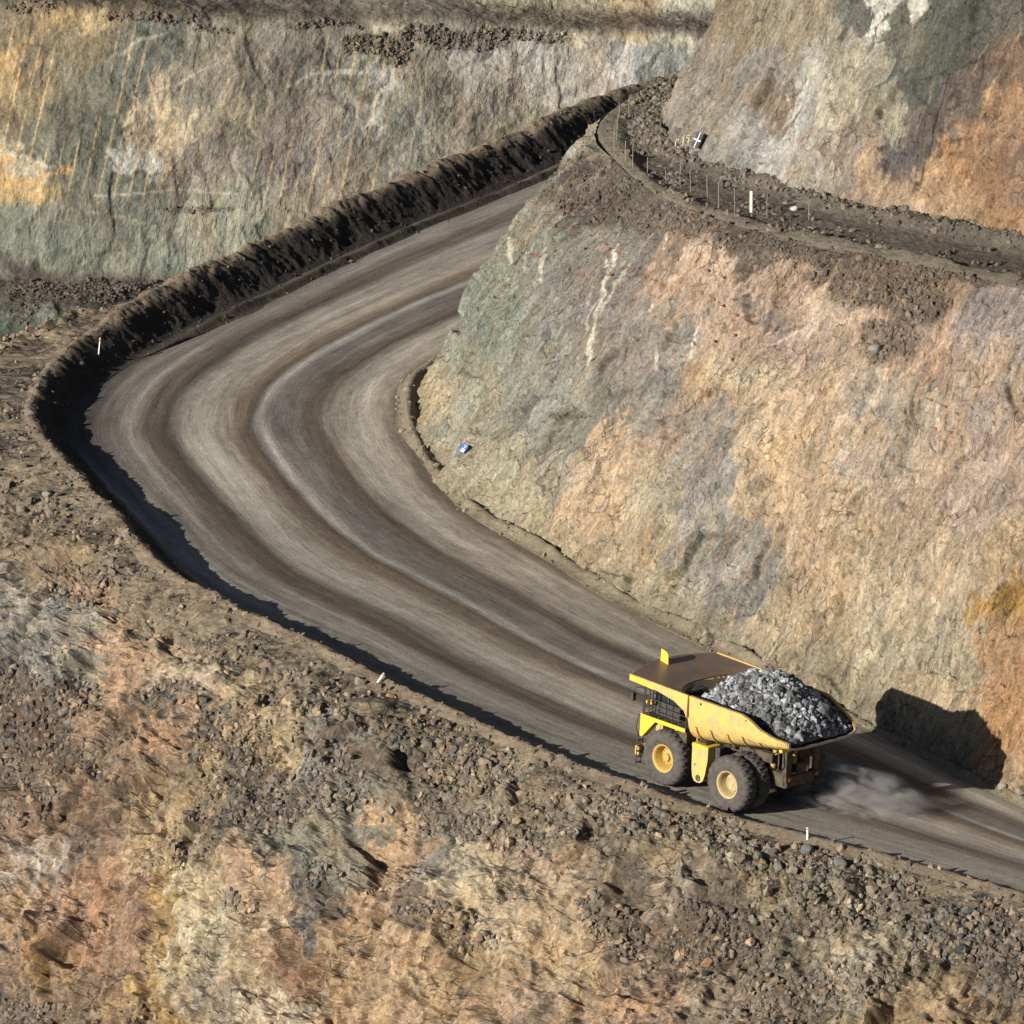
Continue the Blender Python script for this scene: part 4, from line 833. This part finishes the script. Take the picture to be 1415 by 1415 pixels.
# tank between the wheels on the left, another on the right
for sgn in (1,-1):
    m=MB(); pts=[(-2.30,3.36),(-2.36,1.75),(-2.46,1.25),(-2.62,1.05),(-2.85,.98),(-3.15,1.02),(-3.36,1.2),(-3.50,1.6),(-3.66,2.6),(-3.66,3.40)]
    m.prism(pts,sgn*2.0,sgn*3.08); tk=m.build('side_tank',Y_DUST,truck)
    m=MB(); m.prism([(-2.29,3.37),(-2.29,3.22),(-3.67,3.25),(-3.67,3.41)],sgn*3.081,sgn*3.10); m.box(-3.67,-2.29,sgn*1.98,sgn*3.10,3.36,3.44); m.build('tank_top',Y_CLEAN,tk)
    m=MB(); m.lathe([(0,sgn*3.085),(.10,sgn*3.085),(.10,sgn*3.12),(.20,sgn*3.12),(.22,sgn*3.085)],-2.95,1.28,20); m.build('tank_boss',GRIME,tk); MB().lathe([(0,sgn*3.11),(.05,sgn*3.11),(.06,sgn*3.085)],-2.62,2.1,12).build('plug',GRIME,tk)
    m=MB(); m.box(-3.3,-2.6,sgn*2.2,sgn*2.9,3.44,3.56); m.tube([(-2.9,sgn*2.6,3.5),(-2.9,sgn*2.6,3.75)],.10,10); m.build('filler_cap',GRIME,tk)
m=MB(); m.box(-4.1,-3.68,1.3,2.5,2.1,3.4); m.box(-4.2,-2.2,-2.0,1.3,2.7,3.3); m.tube([(-3.9,1.7,3.5),(-4.8,1.7,3.6)],.22,14); m.build('hydraulic_housing',DARK,truck)
# engine, grille, deck, fenders
m=MB(); m.box(-1.3,2.35,-1.55,1.55,1.5,4.05,.06); m.box(2.2,2.55,-3.1,3.1,1.35,1.95,.06); en=m.build('engine_bay',Y_DUST,truck)
m=MB()
for k in range(12): m.box(2.36,2.42,-1.4,1.4,2.05+k*.16,2.13+k*.16,.01)
m.build('grille',DARK,en)
m=MB(); m.box(-1.95,1.85,-3.42,3.42,4.10,4.24,.04); dk_=m.build('deck',GRIME,truck)
m=MB()
for sgn in (1,-1): MB().box(-1.96,1.86,sgn*3.42,sgn*3.47,4.02,4.27,.015).build('deck_edge',Y_CLEAN,dk_)
for sgn in (1,-1):
    m=MB(); m.prism([(1.86,4.30),(1.86,2.85),(1.68,2.80),(.62,4.02),(.55,4.09),(1.0,4.09)],sgn*2.9,sgn*3.46); m.build('fender',Y_CLEAN,truck); m=MB().prism([(-1.96,4.09),(-.9,4.09),(-1.75,3.35),(-2.0,3.3)],sgn*2.4,sgn*3.3); m.build('mud_guard',GRIME,truck)
# cab with windows, roof and posts
m=MB(); m.box(-.75,1.35,.75,2.75,4.24,5.15,.05)
for x in (-.72,.28,1.28):
    for y in (.80,2.70): m.box(x-.05,x+.05,y-.05,y+.05,5.15,6.02,.01)
m.box(-.85,1.5,.65,2.85,6.0,6.12,.03); cb=m.build('cab',DARK,truck)
m=MB(); m.box(-.70,1.30,.83,2.67,5.16,6.0,.01); m.build('cab_window',GLASS,cb)
m=MB(); m.box(-.15,.25,1.3,1.7,5.0,5.55,.05); m.build('seat',simple('seat_cloth',(.45,.12,.02),.8),cb)
m=MB(); m.box(-1.7,1.2,-3.1,-1.0,4.24,5.4,.05); m.box(-1.5,-.9,-.6,.4,4.24,5.2,.05); m.build('control_cabinet',DARK,truck)
m=MB()
def rail(pts,z0=4.25,hs=(.4,.75,1.12)):
    for i in range(len(pts)-1):
        a,b=Vector((*pts[i],0)),Vector((*pts[i+1],0)); n=max(1,int((b-a).length/.55))
        for k in range(n+1):
            q=a.lerp(b,k/n); m.tube([(q.x,q.y,z0),(q.x,q.y,z0+hs[-1])],.026,6)
        for h_ in hs: m.tube([(a.x,a.y,z0+h_),(b.x,b.y,z0+h_)],.024,6)
rail([(-1.9,3.36),(1.0,3.36)]); rail([(1.0,3.36),(1.75,3.36)],4.25,(.45,.95,1.75)); rail([(1.8,3.36),(1.8,-3.3)]); rail([(1.8,-3.36),(-1.9,-3.36)])
for x in (1.05,1.35,1.7): m.tube([(x,3.3,4.25),(x,3.3,6.25)],.045,8)
m.tube([(1.8,3.3,5.9),(2.15,3.75,5.95),(2.2,3.95,5.6)],.03,6); m.tube([(1.0,3.3,6.0),(1.9,3.3,6.0)],.03,6)
m.build('handrail',DARK,truck)
m=MB(); m.box(2.1,2.3,3.7,4.0,5.1,5.6,.02); m.build('side_mirror',DARK,truck)
m=MB(); m.box(1.55,1.85,3.05,3.28,4.95,5.2,.02); m.box(1.2,1.45,3.02,3.25,4.95,5.25,.02); m.build('marker_light',Y_CLEAN,truck)
# boarding ladder at the front corner
for sgn in (1,-1):
    m=MB()
    for y in (2.95,3.40): m.tube([(2.0,sgn*y,2.95),(2.12,sgn*y,.85)],.035,6)
    for k in range(6): z=1.0+k*.36; m.box(1.98,2.16,sgn*2.95,sgn*3.40,z-.02,z+.02,.005)
    m.tube([(1.98,sgn*3.45,4.2),(2.15,sgn*3.5,3.4),(2.05,sgn*3.45,2.9)],.03,6); ld=m.build('ladder',DARK,truck)
    m=MB(); m.box(1.98,2.18,sgn*2.95,sgn*3.42,2.0,2.10,.02); m.build('ladder_step',Y_CLEAN,ld)
# ---------------------------------------------------------------- load
na,nb=90,70
lx=np.linspace(-1.5,-10.05,na); lyv=np.linspace(-1,1,nb)
P=np.zeros((na,nb,3)); zt=np.interp(lx,[-10.1,-9.6,-9,-7.7,-6.4,-5.2,-3.7,-2.6,-2.0,-1.5],[5.05,5.6,6.3,7.15,7.6,7.85,7.5,7.0,6.5,5.2])
for i,x in enumerate(lx):
    w_,zr,zf=secp(min(x,-2.4)); w_=w_-.12
    if x>-2.4: w_=w_*(1-.10*((x+2.4)/1.3)**2)
    zs=min(zr-.62,zt[i]+.1)-.0; zs=np.interp(x,[-10.1,-9.2,-8,-7,-1.1],[5.2,5.15,5.1,5.25,5.5])
    c=np.abs(lyv+.16)**1.7
    P[i,:,0]=x; P[i,:,1]=lyv*w_; P[i,:,2]=zt[i]*(1-np.clip(c,0,1))+zs*np.clip(c,0,1)
P[...,2]+=.22*fP(P,.55,4,1200)+.08*fP(P,2.,3,1201)
C=np.ones(P.shape)*lin((120,120,116))*np.clip(1+.4*fP(P,.8,3,1202),.3,2)[...,None]
load=grid_obj('ore_load',P,C*KALB,M_STONE,kind=None,smooth=False); load.matrix_world=TM
tag(load,'heap of pale grey broken ore filling the bed of the yellow truck','ore',None,'stuff')
n=7500; i=rng.integers(1,na-2,n); j=rng.integers(3,nb-3,n); pos=P[i,j]+rng.normal(size=(n,3))*.05
sz=.09+.60*rng.uniform(0,1,n)**5; sz=np.where(np.abs(j-nb/2)>nb*.40,np.minimum(sz,.28),sz) 
tones=np.array([lin(t) for t in [(205,207,210),(178,180,184),(150,150,150),(228,228,230),(112,112,110),(165,162,152)]]); col=tones[rng.integers(0,6,n)]*rng.uniform(.75,1.25,(n,1))
dk=np.clip(.5+.9*fP(pos,.45,2,1205),0,1)[:,None]; col=col*(1-.62*dk)
so_=stones('stone',pos,sz,col*KALB*.85,parent=load); so_['kind']='stuff'
# ---------------------------------------------------------------- boulders
def rockmesh(seed,sx,sy,sz):
    import bmesh
    r=np.random.default_rng(seed); bm=bmesh.new(); bmesh.ops.create_icosphere(bm,subdivisions=3,radius=1)
    V=np.array([v.co for v in bm.verts]); n=r.normal(size=(11,3)); n/=np.linalg.norm(n,axis=1,keepdims=True); d=r.uniform(.62,.9,11)
    dot=V@n.T; k=np.where(dot>.05,d/np.maximum(dot,.05),9); rr=np.minimum(k.min(axis=1),1.1)
    rr*=1+.05*fP(V*2,1,3,seed)
    V=V*rr[:,None]*np.array([sx,sy,sz])*.5; Fc=[[v.index for v in f.verts] for f in bm.faces]; bm.free(); return V,Fc
BLD=[(1018,1184,1.0,(180,165,130),'tan squared boulder under the berm crest right below the truck'),(1028,1208,.75,(150,115,85),'brown split boulder just right of the tan squared one below the truck'),
(882,1114,.8,(118,116,110),'grey boulder half buried in the slope under the front wheel of the truck'),(866,1134,.6,(170,125,95),'small reddish boulder left of the grey half buried one below the truck'),
(912,1124,.9,(105,108,104),'dark grey slab of rock leaning on the slope below the tank of the truck'),(625,1040,.75,(100,104,104),'blue grey boulder at the top of the dark rubble patch below the marker post'),
(400,968,1.0,(196,158,118),'orange tan boulder poking out of the slope left of the rubble run'),(655,1072,.45,(215,195,150),'pale cream stone lying in the grey rubble'),
(325,1078,.6,(76,84,84),'dark bluish boulder on top of the rubble fan at the left'),(250,967,.5,(190,140,100),'orange stone on the lip of the grey outcrop'),
(65,682,.7,(150,148,138),'light grey boulder high on the left slope outside the bend'),(46,690,.5,(112,112,108),'grey stone beside the light grey boulder outside the bend'),
(1076,1197,.8,(128,122,108),'grey brown boulder in the row of rocks right of the white road post'),(1117,1175,.9,(112,116,108),'greenish grey boulder directly under the white road post'),
(1160,1195,.85,(120,118,108),'angular grey boulder in the rocky row on the berm'),(1205,1205,.8,(132,124,106),'flat topped tan grey boulder in the rocky row near the right edge'),
(1330,1312,.8,(70,78,76),'large dark green boulder near the lower right edge'),(1345,1325,.6,(88,72,62),'dark reddish boulder beside the large dark green one'),
(1340,1262,.6,(80,90,88),'dark blue green stone on the gravel near the right edge'),(540,960,.5,(175,130,85),'small orange stone on the berm behind the leaning post'),
(980,1330,.7,(175,125,90),'orange brown boulder in the middle of the lower rubble fan'),(975,1345,.55,(60,66,66),'nearly black stone below the orange brown boulder'),
(1038,1303,.6,(190,155,125),'pinkish pale boulder lying on the dark rubble fan'),(210,858,.4,(200,160,120),'pale orange stone on the slope above the grey outcrop')]
for k_,(px,py,s_,c,lab) in enumerate(BLD):
    p,n_=hit('hillside',FOREP,px,py)
    V,Fc=rockmesh(100+k_,s_*1.25,s_,s_*.8); o=mesh_obj('boulder',V,Fc,M_STONE); 
    ca=o.data.color_attributes.new('col','FLOAT_COLOR','POINT'); ca.data.foreach_set('color',np.tile([*(lin(c)*KALB),1],len(V)).astype(np.float32))
    o.location=p+n_*.12*s_; o.rotation_euler=(random.uniform(-.4,.4),random.uniform(-.4,.4),random.uniform(0,6)); tag(o,lab,'boulder',None)
for (nm,G,px,py,s_,c,lab) in [('face',CWP,1214,484,.95,(150,140,125),'rounded grey boulder caught in the brown debris on the tan cut wall'),('ben',BENP,1097,288,.45,(225,218,205),'white stone lying on the dark bench right of the cream post'),('toe',TOEP,1412,1095,.8,(150,135,110),'tan boulder at the foot of the cut wall by the right edge'),('toe',TOEP,1385,1088,.55,(165,150,125),'pale boulder beside the tan one at the foot of the cut wall')]:
    p,n_=hit(nm,G,px,py); V,Fc=rockmesh(int(px),s_*1.2,s_,s_*.85); o=mesh_obj('boulder',V,Fc,M_STONE)
    ca=o.data.color_attributes.new('col','FLOAT_COLOR','POINT'); ca.data.foreach_set('color',np.tile([*(lin(c)*KALB),1],len(V)).astype(np.float32)); o.location=p+n_*.2*s_; tag(o,lab,'boulder')
# ---------------------------------------------------------------- posts, rods, bolts, signs
WHITE=simple('white_plastic',(.80,.80,.78),.5); CREAM=simple('cream_paint',(.80,.72,.55),.7); ORANGE=simple('orange_reflector',(.75,.20,.04),.5); ROD=simple('weathered_rod',(.34,.28,.20),.8); BOLT=simple('rusty_orange_steel',(.40,.16,.055),.75,nscale=6,col2=(.25,.09,.03))
BLACK=simple('black_board',(.012,.012,.014),.6)
def post(name,p,h_,wd,dirv,lab,cap):
    e=bpy.data.objects.new(name,None); COL.objects.link(e); e.location=p; tag(e,lab,'marker post')
    e.rotation_euler=Vector(dirv).to_track_quat('Z','Y').to_euler()
    m=MB(); w2=wd/2; V=[]
    for z,k in ((-.3,1),(h_*.97,1),(h_,.5)):
        V+=[(-w2*k,-w2*.6*k,z),(w2*k,-w2*.6*k,z),(w2*k,w2*.6*k,z),(-w2*k,w2*.6*k,z)]
    m.add(V,[(4*i+k,4*i+(k+1)%4,4*i+4+(k+1)%4,4*i+4+k) for i in range(2) for k in range(4)]+[(3,2,1,0),(8,9,10,11)]); m.build('post',WHITE if cap else CREAM,e)
    if cap: MB().box(-w2*1.1,w2*1.1,-w2*.8,w2*.8,h_*.80,h_*.93,.005).build('reflector',ORANGE,e)
    return e
p,_=hit('berm',BERMP,136,489); post('marker_post',p,1.25,.13,(.10,0,1),'white road post with an orange top standing on the dark berm at the bend',True)
p,_=hit('berm',BERMP,522,941); post('marker_post',p,.75,.14,(.55,.1,.8),'short white road post leaning over on the berm crest left of the truck',True)
p,_=hit('berm',BERMP,1116,1158); post('marker_post',p,.75,.11,(.0,0,1),'small upright white road post on the berm right of the truck wheels',True)
p,_=hit('ben',BENP,1038,291); post('marker_post',p,1.45,.17,(.0,0,1),'plain cream post standing on the dark bench between two rock walls',False)
rods=[(870,161,1.5),(857,154,.8),(855,176,1.1),(853,191,1.5),(848,208,1.9),(864,219,1.4),(873,229,1.8),(896,237,1.1),(920,246,.7),(940,256,1.7),(954,263,1.4),(977,271,1.6),(993,285,1.7),(1015,291,1.7),(1060,298,1.6),(1118,301,1.1)]
RP=[]
for k_,(px,py,h_) in enumerate(rods):
    p,_=hit('ben',BENP,px,py,3); m=MB(); m.tube([(0,0,-.2),(random.uniform(-.04,.04),0,h_*.5),(random.uniform(-.05,.05),0,h_)],.019,6); o=m.build('marker_rod',ROD); o.location=p
    tag(o,'thin rusty rod standing upright along the dark bench below the black and white target','rod','thin rods along the bench'); RP.append(p+Vector((0,0,h_*.8)))
bolts=[(465,160),(525,180),(612,175),(675,185),(485,240),(540,290),(725,265),(865,278),(828,370),(722,370),(908,352),(1005,390),(1042,412),(1072,205),(1115,212),(1090,305),(1185,440),(1272,490),(1325,528),(1318,600),(1240,632),(1303,702),(1240,560),(1258,260),(665,345),(605,275),(535,85),(1210,350),(1270,385),(960,378),(820,265),(1235,470)]
bp_=[(550+x/2.83,250+y/2.83) for x,y in bolts]; br=[(950+x/2.572,350+y/2.572) for x,y in [(868,520),(918,543),(822,612),(880,625),(933,636)]]
proto=None
for k_,(px,py) in enumerate(bp_+br):
    p,n_=hit('face',CWP,px,py)
    right=k_>=len(bp_)
    if proto is None:
        e=bpy.data.objects.new('rock_bolt',None); m=MB(); s_=.10
        m.add([(-s_,-s_,0),(s_,-s_,0),(s_,s_,0),(-s_,s_,0),(-s_*.8,-s_*.8,.05),(s_*.8,-s_*.8,.05),(s_*.8,s_*.8,.05),(-s_*.8,s_*.8,.05)],[(0,1,5,4),(1,2,6,5),(2,3,7,6),(3,0,4,7),(4,5,6,7)])
        m.lathe([(0,.0),(.01,0)],0,0,3); a=m.build('plate',BOLT,e); m=MB(); m.tube([(0,0,-.2),(0,0,.5)],.022,6); m.tube([(0,0,.05),(0,0,.13)],.07,6); b=m.build('rod',BOLT,e)
        proto=(e,a,b); COL.objects.link(e)
    else:
        e=proto[0].copy(); COL.objects.link(e)
        for q in proto[1:]: c_=q.copy(); c_.parent=e; COL.objects.link(c_)
    n2=(n_+Vector((random.uniform(-.5,.1),random.uniform(-.2,.2),random.uniform(0,.35)))).normalized()
    e.location=p+n_*.06; e.rotation_euler=n2.to_track_quat('Z','Y').to_euler()
    tag(e,'rust orange rock bolt at the right side of the tan cut wall' if right else 'rust orange rock bolt plate with rod in the upper cut wall','rock bolt','rock bolts at the right of the cut wall' if right else 'rock bolts in the upper cut wall')
def frame_on(p,n_,lean=0.):
    z=Vector(n_).normalized(); x=Vector((0,0,1)).cross(z).normalized(); y=z.cross(x)
    M=Matrix((x,y,z)).transposed().to_4x4(); M=Matrix.Translation(p)@M@Matrix.Rotation(lean,4,'Z'); return M
def wallplane(name,G,px,py,r=20):
    x,y=proj(G); m=np.hypot(x-px,y-py)<r; Q=G[m]; 
    if name not in _pc: hit(name,G,px,py)
    N=_pc[name][3][m].mean(axis=0); n_=Vector(N).normalized(); c=Q.mean(axis=0)
    if n_.dot(Vector(CAM)-Vector(c))<0: n_=-n_
    return n_
# black and white survey target
n_=wallplane('up',UWP,967,196); p,_=hit('up',UWP,967,196)
n_=(n_+1.3*(Vector(CAM)-p).normalized()).normalized(); p=p+n_*.25
e=bpy.data.objects.new('survey_target',None); COL.objects.link(e); e.matrix_world=frame_on(p+n_*.28,n_,-.28); tag(e,'black rectangular survey board with a white cross fixed to the upper rock wall','survey target')
MB().box(-.27,.27,-.55,.55,-.02,.02,.004).build('board',BLACK,e); MB().box(-.025,.025,-.55,.55,.021,.03,.002).box(-.27,-.026,-.05,.05,.021,.03,.002).box(.026,.27,-.05,.05,.021,.03,.002).build('white_cross',WHITE,e)
MB().box(-.2,.2,-.4,.4,-.3,-.021,.01).build('bracket',ROD,e)
# painted marks beside the target, reading C15
n2=wallplane('up',UWP,945,195); p,_=hit('up',UWP,945,197); n2=(n2+.8*(Vector(CAM)-p).normalized()).normalized(); M=frame_on(p+n2*.3,n2,.25)
def stroke3(name,pts,r,lab=None):
    m=MB(); m.tube([(x,y,0) for x,y in pts],r,6); return m
def arc(cx,cy,rx,ry,a0,a1,n=10): return [(cx+rx*math.cos(R(a0+(a1-a0)*k/n)),cy+ry*math.sin(R(a0+(a1-a0)*k/n))) for k in range(n+1)]
m=MB(); 
for pts in (arc(-.52,-.12,.22,.40,60,300),arc(-.46,-.42,.09,.10,0,360),[(-.02,-.12),(.06,.42),(-.05,.33)],[(.62,.50),(.38,.48),(.34,.25)],arc(.44,.12,.13,.15,110,-120)): m.tube([(x*.85,y*.85,0) for x,y in pts],.036,6)
o=m.build('painted_mark',simple('faded_paint',(.50,.44,.31),.9,.3,nscale=5.)); o.matrix_world=M@Matrix.Diagonal((1,1,.25,1)); tag(o,'faded cream painted letter and number 15 on the rock left of the survey board','painted mark')
# blue and white wall sign
BLUE=simple('blue_sign',(.04,.13,.48),.5); n_=wallplane('face',CWP,643,621,14); p,_=hit('face',CWP,643,621)
n_=(n_+.9*(Vector(CAM)-p).normalized()).normalized(); p=p+n_*.12
e=bpy.data.objects.new('wall_sign',None); COL.objects.link(e); e.matrix_world=frame_on(p+n_*.22,n_,-.3); tag(e,'small blue sign with a white panel on the grey cut wall near the bend','sign')
MB().box(-.24,.24,-.30,.30,-.02,.02,.004).build('sign_board',BLUE,e); MB().box(-.12,.15,-.26,-.02,.021,.028,.002).build('white_panel',WHITE,e)
mm=MB(); mm.tube([(-.09,.22,.026),(.12,.22,.026),(.0,.04,.026)],.028,6); mm.build('white_symbol',WHITE,e)
MB().box(-.15,.15,-.2,.2,-.25,-.021,.01).build('bracket',ROD,e)
# ---------------------------------------------------------------- dust thrown up behind the truck
DUST=15.0
m,n,b=newmat('dust'); n.nodes.remove(b); L=n.links.new
out=[x for x in n.nodes if x.type=='OUTPUT_MATERIAL'][0]
pv=NN(n,'ShaderNodeVolumePrincipled'); pv.inputs['Color'].default_value=(.97,.91,.83,1); pv.inputs['Anisotropy'].default_value=.15
tc=NN(n,'ShaderNodeTexCoord'); ns=NN(n,'ShaderNodeTexNoise',Scale=1.0,Detail=6.,Roughness=.62,Distortion=.8); m0=NN(n,'ShaderNodeMapping'); m0.inputs['Scale'].default_value=(.45,.9,1.2); L(tc.outputs['Object'],m0.inputs[0]); L(m0.outputs[0],ns.inputs[0])
mp=NN(n,'ShaderNodeMapping'); mp.vector_type='TEXTURE'; mp.inputs['Scale'].default_value=(9.0,3.9,2.4); mp.inputs['Location'].default_value=(-2.6,0,-.3); L(tc.outputs['Object'],mp.inputs[0])
ln=NN(n,'ShaderNodeVectorMath',operation='LENGTH'); L(mp.outputs[0],ln.inputs[0])
fo=NN(n,'ShaderNodeMapRange'); fo.inputs['From Min'].default_value=1.0; fo.inputs['From Max'].default_value=-.1; fo.interpolation_type='SMOOTHSTEP'; L(ln.outputs['Value'],fo.inputs[0])
nr_=NN(n,'ShaderNodeMapRange'); nr_.inputs['From Min'].default_value=.46; nr_.inputs['From Max'].default_value=.66; L(ns.outputs[0],nr_.inputs[0])
mu=NN(n,'ShaderNodeMath',operation='MULTIPLY'); L(fo.outputs[0],mu.inputs[0]); L(nr_.outputs[0],mu.inputs[1])
m2=NN(n,'ShaderNodeMath',operation='MULTIPLY'); m2.inputs[1].default_value=DUST; L(mu.outputs[0],m2.inputs[0]); L(m2.outputs[0],pv.inputs['Density'])
L(pv.outputs[0],out.inputs['Volume'])
import bmesh
bm=bmesh.new(); bmesh.ops.create_icosphere(bm,subdivisions=4,radius=1)
for v in bm.verts: 
    v.co=Vector((v.co.x*9.2,v.co.y*4.2,max(v.co.z*3.1,-.5)))
me=bpy.data.meshes.new('dust_cloud'); bm.to_mesh(me); bm.free(); me.materials.append(m); o=bpy.data.objects.new('dust_cloud',me); COL.objects.link(o)
dp,_=hit('road',GRIDS['road'],1182,1110); o.location=dp+Vector((0,0,.5)); o.rotation_euler=(0,R(3),R(-38)); tag(o,'pale dust cloud drifting behind the rear wheels of the truck','dust',None,'stuff')
